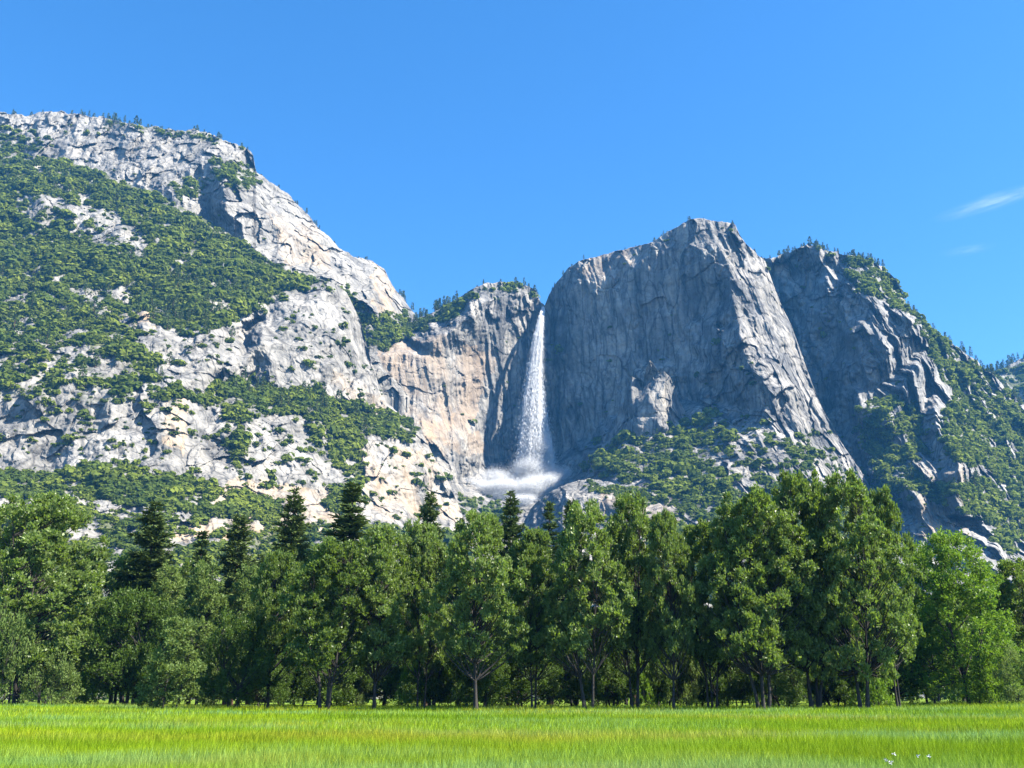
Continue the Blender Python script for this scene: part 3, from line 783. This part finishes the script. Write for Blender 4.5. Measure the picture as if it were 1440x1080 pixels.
def tree(name, key, px, D, top, width, label, cat, group=None, rz=None, at=None):
    """a tree standing on the ground at survey bearing px, distance D; its height and spread in metres follow from the survey"""
    tm, cm, H, R = PROTO[key]
    x, y, ztop = (float(v) for v in place(px, top, D))
    z0 = float(ground_z(x, y))
    h = ztop - z0
    w = width * (1.6 if key.startswith('pine') else 1.06 if key.startswith(('cotton', 'slim')) else 1.05) / F * D * cp / 2
    e = bpy.data.objects.new(name, None); e.empty_display_size = 1
    C.objects.link(e)
    e.location = (x, y, z0)
    e.rotation_euler = (0, 0, rz if rz is not None else (px * 1.37) % 6.28)
    e.scale = (w / R, w / R, h / H)
    for nm, mm in (('trunk', tm), ('crown', cm)):
        o = bpy.data.objects.new(nm, mm); C.objects.link(o); o.parent = e
    tag(e, label, cat, group)
    return e

CW, PN = 'cottonwood_tree', 'pine_tree'
gF, gP, gB, gS, gK = 'cottonwoods along the meadow edge', 'tall pines rising behind the cottonwoods', 'shaded trees of the second row', 'shrubs at the foot of the trees', 'bright green alders'
tree(CW, 'cottonfull', 70, 150, 695, 215, 'huge grey-green cottonwood at the left edge drooping to the grass', 'tree', gF)
tree('willow_bush', 'bush0', 12, 138, 868, 90, 'tall pale willow bush cut by the left edge of the photo', 'bush', gS)
tree('willow_bush', 'bush0', 78, 140, 925, 70, 'pale leafy bush at the foot of the huge leftmost cottonwood', 'bush', gS)
tree('young_tree', 'young', 250, 121, 872, 82, 'young pale cottonwood leafy down to the grass, in front of dark oak shade', 'tree')
tree('oak_tree', 'oak0', 190, 150, 832, 130, 'dark low oak with spreading boughs left of the pale young tree', 'tree')
tree('oak_tree', 'oak0', 338, 128, 862, 115, 'low round oak with a sunlit yellow-green top over a black shadow', 'tree')
tree('slender_tree', 'slim', 240, 160, 800, 75, 'slender greyish poplar right below the tall leftmost pine', 'tree')
tree('slender_tree', 'slim', 293, 150, 796, 75, 'slender greyish poplar left of the round sunlit oak', 'tree')
tree('slender_tree', 'slim', 350, 155, 800, 70, 'slender greyish poplar directly behind the round sunlit oak', 'tree')
tree(CW, 'cotton0', 392, 130, 776, 85, 'narrow cottonwood between the sunlit oak and the dark leafy clump', 'tree', gF)
tree(CW, 'cotton2', 470, 121, 762, 120, 'dark-shaded many-stemmed cottonwood below the second-tallest left pine', 'tree', gF)
tree(CW, 'cotton1', 535, 124, 742, 115, 'cottonwood with crossing dark stems and pale leaf spray low on its right', 'tree', gF)
tree(CW, 'cotton3', 598, 128, 736, 90, 'cottonwood whose crown hides the foot of the lone ragged pine', 'tree', gF)
tree(CW, 'cotton0', 672, 119, 720, 125, 'bright-topped cottonwood with a full pointed crown left of the dark spire pine', 'tree', gF)
tree(CW, 'cotton3', 748, 128, 745, 95, 'cottonwood standing right of the dark spire pine below the basin', 'tree', gF)
tree(CW, 'cotton1', 822, 121, 708, 120, 'cottonwood below the dim bench edge with a thick double trunk', 'tree', gF)
tree(CW, 'cotton2', 884, 127, 697, 100, 'tall slim-topped cottonwood under the pale rock bench', 'tree', gF)
tree(CW, 'cotton0', 935, 121, 722, 82, 'narrow cottonwood with one straight trunk beside a sunlit gap', 'tree', gF)
tree(CW, 'cotton2', 988, 126, 735, 95, 'cottonwood with a fan of thin trunks right of the sunlit gap', 'tree', gF)
tree(CW, 'cottonbig', 1052, 120, 690, 150, 'left member of the giant cottonwood cluster with a leaning trunk', 'tree', gF)
tree(CW, 'cottonbig', 1118, 124, 663, 140, 'tallest cottonwood in the centre of the giant cluster', 'tree', gF)
tree(CW, 'cottonfull', 1182, 121, 668, 150, 'broad right-hand cottonwood of the giant cluster leafy nearly to the ground', 'tree', gF)
tree(CW, 'cotton3', 1232, 128, 692, 80, 'cottonwood with a side tuft sticking out towards the bright alders', 'tree', gF)
tree('alder_tree', 'alder0', 1338, 140, 747, 135, 'broad bright yellow-green alder, the lightest tree at the right', 'tree', gK)
tree('alder_tree', 'alder1', 1285, 146, 764, 90, 'slimmer bright green alder between the broad alder and the giant cottonwoods', 'tree', gK)
tree(CW, 'cotton2', 1420, 150, 788, 90, 'dark cottonwood at the right edge beyond the bright alders', 'tree', gF)
tree('willow_bush', 'bush0', 1428, 132, 918, 70, 'pale bush at the right edge below the dark cottonwood', 'bush', gS)
tree('willow_bush', 'bush1', 1388, 138, 928, 50, 'small green bush at the right foot of the broad alder', 'bush', gS)
# pines behind
for i, (px, D, top, w, lab) in enumerate([
        (220, 165, 706, 88, 'tall bushy pine, the leftmost pine, right of the huge cottonwood'),
        (285, 190, 747, 58, 'short pine second from left, before the pale rock slab'),
        (338, 178, 722, 75, 'dark pine third from left with sparse stepped boughs'),
        (415, 168, 686, 78, 'tall dense pine left of the low pale buttress'),
        (498, 166, 678, 95, 'tallest dense pine before the foot of the pale buttress'),
        (605, 178, 690, 60, 'ragged open pine before the smooth pale buttress right of the tallest pine'),
        (717, 152, 690, 68, 'slender dark spire pine below the mist of the waterfall'),
        (772, 168, 705, 52, 'short dark pine tip before the shaded bench edge'),
        (803, 172, 701, 48, 'thin pine tip right of the shaded bench edge'),
        (648, 190, 728, 40, 'small pine tip left of the bright-topped cottonwood'),
        (882, 180, 690, 44, 'thin pine tip peeking over the slim-topped cottonwood')]):
    tree(PN, 'pine%d' % (i % 3), px, D, top, w, lab, 'tree', gP)
# second row in the shade
rr = random.Random(5)
for px in range(-70, 1500, 40):
    q = px + rr.uniform(-16, 16)
    D = rr.uniform(158, 215)
    base_top = 785 if q < 1220 else 822
    k = rr.choice(['cotton0', 'cotton1', 'cotton3', 'pine0', 'pine2', 'oak0', 'cottonfull'])
    w = rr.uniform(80, 120)
    if k.startswith('pine'): w = 62
    if k == 'oak0': D = rr.uniform(140, 150)
    tree('shaded_tree', k, q, D, base_top + rr.uniform(-15, 40) + (60 if k == 'oak0' else 0), w, 'dark tree in the shade of the second row behind the meadow-edge trees', 'tree', gB)
for k, px in enumerate(range(300, 1290, 62)):
    tree('shaded_tree', 'oak0', px + rr.uniform(-14, 14), rr.uniform(136, 156), rr.uniform(868, 915), rr.uniform(70, 105), 'low dark tree in the black shade between the meadow-edge trunks', 'tree', 'low shaded trees between the trunks')
# the wood that fills the valley floor farther back, one mass
def wood(n, y0, y1, seed, name):
    r = np.random.default_rng(seed)
    Vs, Qs, o_ = [], [], 0
    for k in range(n):
        y = r.uniform(y0, y1); x = r.uniform(-.62, .62) * y
        h = r.uniform(9, 15); w = r.uniform(3.5, 6)
        m_ = 420
        dv = unit(r.normal(size=(m_, 3)))
        lump = 1 + .25 * np.sin(dv[:, 0] * 5 + k) * np.cos(dv[:, 2] * 6 + 2 * k)
        Cn = dv * lump[:, None] * np.sqrt(r.uniform(.4, 1, (m_, 1))) * np.array([w, w, h * .5]) + np.array([x, y, h * .5 + float(ground_z(x, y))])
        V, Q = leaves(Cn, unit(r.normal(size=(m_, 3)) + [0, 0, .3]), r.uniform(.7, 1.4, m_), r.uniform(.3, .6, m_), r)
        Vs.append(V); Qs.append(Q + o_); o_ += len(V)
    tag(link(name, mesh_np(name, np.concatenate(Vs), np.concatenate(Qs)), M_oak), kind='stuff')
wood(260, 235, 480, 8, 'valley_wood')
# sunlit young growth seen between the trunks
for px, D, top, w, key, lab in [
        (604, 150, 862, 60, 'alder1', 'sunlit young tree glowing between trunks left of centre'),
        (578, 146, 930, 45, 'bush1', 'low sunlit bush left of the glowing young tree'),
        (640, 150, 920, 50, 'bush1', 'low sunlit bush right of the glowing young tree'),
        (958, 140, 905, 50, 'bush0', 'pale sunlit bush filling the gap right of the single straight trunk'),
        (905, 140, 935, 45, 'bush1', 'low yellow-green bush left of the single straight trunk'),
        (1008, 150, 915, 44, 'bush1', 'sunlit bush seen through the fan of thin trunks'),
        (1075, 150, 925, 60, 'bush1', 'sunlit bush behind the leaning trunk of the giant cluster'),
        (1145, 160, 930, 60, 'bush0', 'pale bush behind the middle trunks of the giant cluster'),
        (1228, 135, 925, 60, 'bush1', 'bright low bush between giant cluster and alders'),
        (1370, 150, 915, 60, 'bush1', 'yellowish bush tucked under the broad alder'),
        (500, 150, 945, 50, 'bush0', 'dim bush among the dark stems below the tallest pine'),
        (700, 150, 930, 55, 'bush1', 'sunlit bush low between trunks right of the bright-topped cottonwood'),
        (845, 152, 935, 60, 'bush0', 'pale bush behind the thick double trunk'),
        (305, 150, 945, 40, 'bush0', 'small pale bush in the shade right of the young tree'),
        (128, 170, 945, 50, 'bush1', 'low bush behind the brown trunk in the left gap')]:
    tree('shrub' if key.startswith('bush') else 'young_tree', key, px, D, top, w, lab, 'bush' if key.startswith('bush') else 'tree', gS)

# ------------------------------------------------------------------ trees and brush on the mountains
def far_tree(px_i, pos, h, key, name, label, group):
    tm, cm, H, R = PROTO[key]
    e = bpy.data.objects.new(name, None); C.objects.link(e)
    e.location = pos; k = h / H
    e.scale = (k, k, k); e.rotation_euler = (0, 0, px_i % 6.28)
    for nm, mm in (('trunk', tm), ('crown', cm)):
        o = bpy.data.objects.new(nm, mm); C.objects.link(o); o.parent = e
    return tag(e, label, 'tree', group)

rr = random.Random(9)
def ridge(patch, ranges, label, group, name='ridge_pine'):
    P = PATCH[patch]
    for u0, u1, n, h0, h1 in ranges:
        for k in range(n):
            u = rr.uniform(u0, u1)
            i = int(np.argmin(np.abs(P['u'] - u)))
            x, y, z = P['top'][i]
            b = rr.uniform(-2, 14)
            far_tree(u, (x * (1 + b / y), y + b, z - 1.0 - max(b, 0) * .25), rr.uniform(h0, h1), 'far%d' % rr.randrange(4), name, label, group)
ridge('mountain_ridge_left', [(0, 130, 14, 10, 18), (130, 200, 16, 12, 24), (200, 360, 20, 8, 17), (365, 440, 8, 9, 17), (440, 520, 10, 9, 18), (552, 582, 6, 12, 24)],
      'small dark pine on the skyline of the left cliffs', 'pines on the left skyline')
ridge('waterfall_cliff', [(575, 650, 22, 16, 30), (650, 755, 16, 9, 19), (772, 860, 7, 8, 14), (870, 1035, 16, 6, 12), (1060, 1078, 4, 8, 14)],
      'small dark pine on the skyline around the waterfall cliff', 'pines on the waterfall cliff skyline')
ridge('mountain_ridge_right', [(1080, 1130, 12, 9, 17), (1130, 1262, 44, 10, 22), (1262, 1330, 14, 9, 18), (1330, 1440, 24, 12, 26)],
      'small dark pine on the skyline of the right mountain', 'pines on the right skyline')
ridge('far_ridge', [(1385, 1460, 26, 18, 34)], 'bluish pine on the far hazy ridge at the right edge', 'pines on the far ridge')

def slope_points(patch, n, rng, box=None, power=1.0):
    P = PATCH[patch]
    w = (P['VG'] ** power) * P['area']
    w = np.where(P['V'] < P['V'].min(0)[None] + 3, 0, w)
    if box is not None: w = w * inside(box, P['U'], P['V'])
    w = w.ravel(); c = np.cumsum(w)
    i = np.searchsorted(c, rng.random(n) * c[-1])
    return P['G'].reshape(-1, 3)[np.clip(i, 0, len(w) - 1)]

rng = np.random.default_rng(77)
for patch, n, box, lab, grp in [
        ('mountain_slope_left', 130, [(0, 215), (480, 395), (200, 560), (0, 540)], 'dark conifer standing in the brush of the left slope', 'conifers on the left slope'),
        ('mountain_slope_left', 60, [(160, 400), (340, 400), (340, 480), (180, 480)], 'dark conifer in the grove above the pale slabs', 'conifers above the pale slabs'),
        ('mountain_slope_left', 34, [(320, 520), (600, 560), (600, 620), (430, 610), (320, 580)], 'dark conifer on the green ledge under the pale dome', 'conifers on the ledge under the dome'),
        ('waterfall_cliff', 18, [(500, 430), (650, 420), (650, 470), (510, 500)], 'dark conifer in the hanging gully left of the waterfall', 'conifers in the hanging gully'),
        ('mountain_ridge_right', 26, None, 'dark conifer clinging to the ribs of the right mountain', 'conifers on the right mountain')]:
    for p_ in slope_points(patch, n, rng, box, 1.5):
        far_tree(float(p_[0]), tuple(p_), rng.uniform(12, 28) * (1 if rng.random() < .8 else 1.35), 'far%d' % rng.integers(4), 'slope_conifer', lab, grp)

# two bare dead trunks on the left slope
for px, py, h, lab in ((163, 392, 22, 'bare pale dead trunk standing alone on the left green slope'), (313, 385, 20, 'greyish dead pine right of the bare pale trunk')):
    P = PATCH['mountain_slope_left']
    i = np.argmin((P['U'] - px) ** 2 + (P['V'] - py) ** 2)
    x, y, z = P['G'].reshape(-1, 3)[i]
    T = Tubes()
    T.add([[0, 0, -3], [.3, 0, h * .4], [.5, .2, h * .75], [.8, .2, h]], [.75, .6, .4, .15], 6)
    for q in (.45, .6, .72, .85):
        a = q * 31; T.add([[.4, .1, h * q], [.4 + 2.2 * math.cos(a), 2.2 * math.sin(a), h * q + 1]], [.3, .08], 4)
    o = link('dead_tree', T.mesh('dead_tree'), M_dead); o.location = (x, y - 2, z)
    tag(o, lab, 'dead tree')

# brush: far too many to count, one mass per mountain
def brush_variant(seed):
    r = np.random.default_rng(seed)
    n = 76
    lumps = unit(r.normal(size=(5, 3)) * np.array([1, 1, .4])) * r.uniform(.25, .6, (5, 1)); lumps[:, 2] = np.abs(lumps[:, 2]) + .15
    q = r.integers(0, 5, n)
    dv = unit(r.normal(size=(n, 3)) + np.array([0, 0, .5]))
    Cn = lumps[q] + dv * r.uniform(.3, .5, (n, 1)); Cn[:, 2] = np.maximum(Cn[:, 2], -.1)
    A = unit(np.cross(dv, r.normal(size=(n, 3))) + dv * .35)
    Nn = unit(dv + r.normal(size=(n, 3)) * .24)
    A = unit(np.cross(Nn, r.normal(size=(n, 3)))); B = np.cross(Nn, A)
    L = r.uniform(.19, .33, (n, 1)); Wd = r.uniform(.17, .29, (n, 1))
    return np.stack([Cn - A * L, Cn + B * Wd, Cn + A * L, Cn - B * Wd], 1).reshape(-1, 3)
BV = np.stack([brush_variant(500 + k) for k in range(10)])

def brush(patch, n, s0, s1, seed, name):
    r = np.random.default_rng(seed)
    P = slope_points(patch, n, r, None, 1.35)
    n = len(P)
    v = BV[r.integers(0, len(BV), n)]
    a = r.uniform(0, 6.283, n); ca, sa = np.cos(a)[:, None], np.sin(a)[:, None]
    s = (s0 + (s1 - s0) * r.random(n) ** 2.2)[:, None]; s = s * (.75 + .5 * np.clip(1 + 1.6 * noise(P[:, 0] / 45, P[:, 2] / 45, seed), 0, 2.2))[:, None]; s = s * np.clip(P[:, 1:2] / 1450, .45, 1.1); hz = s * r.uniform(.5, 1.1, (n, 1))
    W = np.stack([(v[..., 0] * ca - v[..., 1] * sa) * s + P[:, :1], (v[..., 0] * sa + v[..., 1] * ca) * s + P[:, 1:2], v[..., 2] * hz + P[:, 2:3]], -1)
    W = W.reshape(-1, 3)
    o = link(name, mesh_np(name, W, np.arange(len(W)).reshape(-1, 4)), M_brush)
    tag(o, kind='stuff')
brush('mountain_slope_left', 23000, 2.6, 10.5, 1, 'brush_on_left_slope')
brush('mountain_ridge_left', 1600, 2.5, 7.5, 2, 'brush_on_left_cliffs')
brush('waterfall_cliff', 6500, 2.8, 10, 3, 'brush_on_talus')
brush('cliff_bench', 500, 2.0, 5.5, 4, 'brush_on_bench')
brush('mountain_ridge_right', 8000, 2.6, 9, 5, 'brush_on_right_mountain')
brush('far_ridge', 2500, 6.0, 11.0, 6, 'forest_on_far_ridge')

# ------------------------------------------------------------------ waterfall
r = np.random.default_rng(4)
fy_ = np.array([431, 445, 470, 520, 560, 600, 640, 682.])
fx_ = np.array([764, 761, 757, 752, 750, 752, 755, 757.])
fw_ = np.array([2.6, 3.2, 5.8, 9.3, 13, 18, 23, 28.])
fd_ = np.array([2030, 1988, 1962, 1940, 1925, 1915, 1905, 1895.])
n = 560000
py = 431 + 250 * r.random(n) ** .62
hw = np.interp(py, fy_, fw_)
core = r.random(n) < .9
ox = np.where(core, r.normal(0, .35, n), r.normal(0, .55, n)) * hw
fingers = .18 * hw * np.sin(ox / np.maximum(hw, 1) * 9 + py * .03)
px = np.interp(py, fy_, fx_) + ox + fingers * .3 - 4 * np.clip((py - 520) / 160, 0, 1) * r.random(n)
d = np.interp(py, fy_, fd_) + r.normal(0, .4, n) * hw * 1.1
vk = noise(ox / 3.2, py / 34, 61) + .6 * noise(ox / 7 + py / 60, py / 18, 62)
keep = (r.random(n) < .85 + .9 * vk) | (r.random(n) < .5)
px, py, d, core = px[keep], py[keep], d[keep], core[keep]; n = len(px)
X, Y, Z = place(px, py, d)
Cn = np.stack([X, Y, Z], 1)
psi = r.normal(rad(20), rad(38), n)
w = np.stack([np.sin(psi), -np.cos(psi), 0 * psi], 1)
A = unit(w * r.normal(.55, .15, n)[:, None] + np.stack([r.normal(0, .03, n), 0 * psi, -np.ones(n)], 1))
B = unit(np.cross(A, w)); L = r.uniform(2.5, 9, n)[:, None]; Wd = np.where(core, r.uniform(.25, .5, n), r.uniform(.04, .11, n))[:, None]
V = np.stack([Cn, Cn + A * L * .35 + B * Wd, Cn + A * L, Cn + A * L * .35 - B * Wd], 1).reshape(-1, 3)
Q = np.arange(n * 4).reshape(n, 4)
# the solid heart of the fall inside its spray
kv, ka = 150, 18
ty = np.repeat(np.linspace(431, 672, kv)[:, None], ka, 1); ta = np.repeat((np.arange(ka) * 2 * np.pi / ka)[None], kv, 0)
hh = np.interp(ty, fy_, fw_) * .46 * (1 - .55 * np.clip((ty - 560) / 112, 0, 1))
rr_ = hh * (1 + .5 * noise(np.cos(ta) * 1.7 + 9, ty / 22 + np.sin(ta), 71) + .35 * noise(ta * 2.2, ty / 7, 72))
hx, hy, hz = place(np.interp(ty, fy_, fx_) + rr_ * np.cos(ta) - 2 * np.clip((ty - 520) / 160, 0, 1), ty, np.interp(ty, fy_, fd_) + rr_ * 1.37 * np.sin(ta) + 2)
gi_ = np.arange(kv * ka).reshape(kv, ka); gj_ = np.roll(gi_, -1, 1)
Q = np.concatenate([Q, np.stack([gi_[:-1], gi_[1:], gj_[1:], gj_[:-1]], -1).reshape(-1, 4) + len(V)])
V = np.concatenate([V, np.stack([hx, hy, hz], -1).reshape(-1, 3)])
def water_material(name, clear):
    m, t, out = newmat(name)
    p = N(t, 'BsdfDiffuse'); p.inputs['Color'].default_value = (.97, .975, .98, 1)
    tr = N(t, 'BsdfTranslucent'); tr.inputs['Color'].default_value = (.97, .975, .98, 1)
    mx = N(t, 'MixShader'); mx.inputs[0].default_value = .2
    t.links.new(p.outputs[0], mx.inputs[1]); t.links.new(tr.outputs[0], mx.inputs[2])
    m2 = N(t, 'MixShader'); m2.inputs[0].default_value = clear
    t.links.new(mx.outputs[0], m2.inputs[1]); t.links.new(N(t, 'BsdfTransparent').outputs[0], m2.inputs[2])
    t.links.new(m2.outputs[0], out.inputs['Surface'])
    return m
m_water = water_material('white_water', .4)
m_spray = water_material('white_spray', .45)
o = link('waterfall', mesh_np('waterfall', V, Q), m_water)
tag(o, 'tall white waterfall plunging down the shaded cliff into mist', 'waterfall', kind='structure')

def puff(name, px, py, d, sx, sy, sz, dens, scale, seed):
    """a cloud of spray: ellipsoid filled with an uneven scattering volume"""
    nu_, nv_ = 24, 14
    a = np.linspace(0, 2 * np.pi, nu_, endpoint=False); b = np.linspace(-math.pi / 2, math.pi / 2, nv_)
    Aa, Bb = np.meshgrid(a, b)
    V = np.stack([np.cos(Aa) * np.cos(Bb), np.sin(Aa) * np.cos(Bb), np.sin(Bb)], -1).reshape(-1, 3)
    i = np.arange(nu_ * nv_).reshape(nv_, nu_); j = np.roll(i, -1, 1)
    Q = np.stack([i[:-1], j[:-1], j[1:], i[1:]], -1).reshape(-1, 4)
    m, t, out = newmat(name + '_vapour')
    co = N(t, 'TexCoord').outputs['Object']
    ln = N(t, 'VectorMath', operation='LENGTH'); t.links.new(co, ln.inputs[0])
    fall = ramp(t, ln.outputs['Value'], [(0, (1, 1, 1)), (.4, (.4, .4, .4)), (.7, (.1, .1, .1)), (1, (0, 0, 0))])
    mp = N(t, 'Mapping'); mp.inputs['Location'].default_value = (seed, seed * 2.3, 0); t.links.new(co, mp.inputs['Vector'])
    nz = ramp(t, noise_n(t, mp.outputs[0], scale, 4, .6), [(.38, (0, 0, 0)), (.68, (1, 1, 1))])
    mu = N(t, 'Math', operation='MULTIPLY'); t.links.new(fall, mu.inputs[0]); t.links.new(nz, mu.inputs[1])
    m2 = N(t, 'Math', operation='MULTIPLY'); m2.inputs[1].default_value = dens; t.links.new(mu.outputs[0], m2.inputs[0])
    pv = N(t, 'VolumePrincipled'); pv.inputs['Color'].default_value = (.98, .985, 1, 1); pv.inputs['Anisotropy'].default_value = .1
    t.links.new(m2.outputs[0], pv.inputs['Density']); t.links.new(pv.outputs[0], out.inputs['Volume'])
    o = link(name, mesh_np(name, V, Q, smooth=True), m)
    x, y, z = (float(q) for q in place(px, py, d))
    o.location = (x, y, z); o.scale = (sx, sy, sz)
    tag(o, kind='stuff')
    return o
# spray thrown up where the fall lands: fine drops gathered in billows
def spray(name, lumps, n, seed):
    r = np.random.default_rng(seed)
    L = np.array(lumps, float)
    k = r.choice(len(L), n, p=L[:, 5] / L[:, 5].sum())
    X, Y, Z = place(L[k, 0], L[k, 1], L[k, 2])
    sub = unit(r.normal(size=(len(L) * 7, 3))) * r.uniform(.2, .9, (len(L) * 7, 1))
    q = sub[k * 7 + r.integers(0, 7, n)] + r.normal(0, .42, (n, 3))
    P = np.stack([X, Y, Z], 1) + q * np.stack([L[k, 3], L[k, 3] * .6, L[k, 4]], 1)
    Nn = unit(r.normal(size=(n, 3)) * .45 + np.array([.35, -.55, .7]))     # flakes all tilted up and outwards towards the sun to brighten the spray
    A = unit(np.cross(Nn, r.normal(size=(n, 3)))); B = np.cross(Nn, A)
    a = r.uniform(.3, .6, (n, 1)); b = r.uniform(.25, .5, (n, 1))
    V = np.stack([P - A * a, P + B * b, P + A * a, P - B * b], 1).reshape(-1, 3); Q = np.arange(n * 4).reshape(n, 4)
    tag(link(name, mesh_np(name, V, Q), m_spray), kind='stuff')
spray('mist', [(700, 690, 1825, 30, 14, 1.1), (722, 694, 1815, 32, 17, 1.8), (745, 690, 1820, 34, 20, 2.2), (768, 684, 1835, 26, 18, 1.4), (750, 668, 1870, 28, 26, 1.5), (755, 645, 1890, 26, 28, .9), (672, 682, 1850, 26, 10, .4), (790, 668, 1880, 18, 16, .5), (735, 706, 1770, 22, 10, .8), (700, 672, 1860, 30, 16, .5)], 420000, 21)
puff('vapour', 736, 684, 1830, 135, 60, 60, .004, 1.6, 3)
puff('vapour', 756, 635, 1890, 50, 40, 105, .004, 1.8, 7)
puff('cloud', 1398, 283, 11000, 880, 300, 85, .0032, 3.0, 11).rotation_euler = (0, rad(-17), 0)
puff('cloud', 1362, 351, 11500, 420, 200, 55, .0016, 3.0, 17).rotation_euler = (0, rad(-8), 0)

# ------------------------------------------------------------------ wildflowers in the grass
m_w, t, out = newmat('white_petal'); p = N(t, 'BsdfPrincipled'); p.inputs['Base Color'].default_value = (.85, .85, .82, 1); p.inputs['Roughness'].default_value = .6; t.links.new(p.outputs[0], out.inputs['Surface'])
m_s, t, out = newmat('flower_stem'); p = N(t, 'BsdfPrincipled'); p.inputs['Base Color'].default_value = (.1, .18, .03, 1); t.links.new(p.outputs[0], out.inputs['Surface'])
def flower(px, py, n, label, seed):
    r = np.random.default_rng(seed)
    gz = .48
    # distance at which the line of sight meets the flower heads
    cy = (540 - py) / F; D = (gz - EYE) * (cp - cy * sp_) / (sp_ + cy * cp)
    x, y, _ = (float(v) for v in place(px, py, D))
    e = bpy.data.objects.new('wildflower', None); C.objects.link(e); e.location = (x, y, float(ground_z(x, y)))
    T = Tubes(); Cn, A = [], []
    for k in range(n):
        b = r.normal(0, .035, 2); tp = np.array([b[0] * 2.6, b[1] * 2.6, r.uniform(.34, .62)])
        T.add([[b[0], b[1], -.02], [b[0] * 1.5, b[1] * 1.5, tp[2] * .5], tp], [.005, .004, .003], 5)
        for q in range(12):
            a = q * .7 + r.random(); Cn.append(tp + r.normal(0, .012, 3)); A.append(unit(np.array([math.cos(a), math.sin(a), r.uniform(.1, .7)])))
    Cn = np.array(Cn); A = np.array(A)
    V, Q = leaves(Cn, A, r.uniform(.022, .038, len(Cn)), r.uniform(.008, .013, len(Cn)), r)
    link('stem', T.mesh('stem'), m_s, e); link('blossom', mesh_np('blossom', V, Q), m_w, e)
    tag(e, label, 'flower')
flower(1254, 1068, 6, 'clump of white wildflowers in the grass near the bottom edge', 1)
flower(1305, 1075, 2, 'lone small white wildflower right of the white clump', 2)

# ------------------------------------------------------------------ air
bx = np.array([(x, y, z) for z in (-8, 1500) for y in (-400, 4200) for x in (-3300, 3300)], float)
me = mesh_np('haze', bx, [(0, 2, 3, 1), (4, 5, 7, 6), (0, 1, 5, 4), (2, 6, 7, 3), (0, 4, 6, 2), (1, 3, 7, 5)])
m, t, out = newmat('valley_air')
pv = N(t, 'VolumePrincipled'); pv.inputs['Color'].default_value = (.10, .45, 1.0, 1)
pv.inputs['Density'].default_value = .000052
t.links.new(pv.outputs[0], out.inputs['Volume'])
tag(link('haze', me, m), kind='stuff')
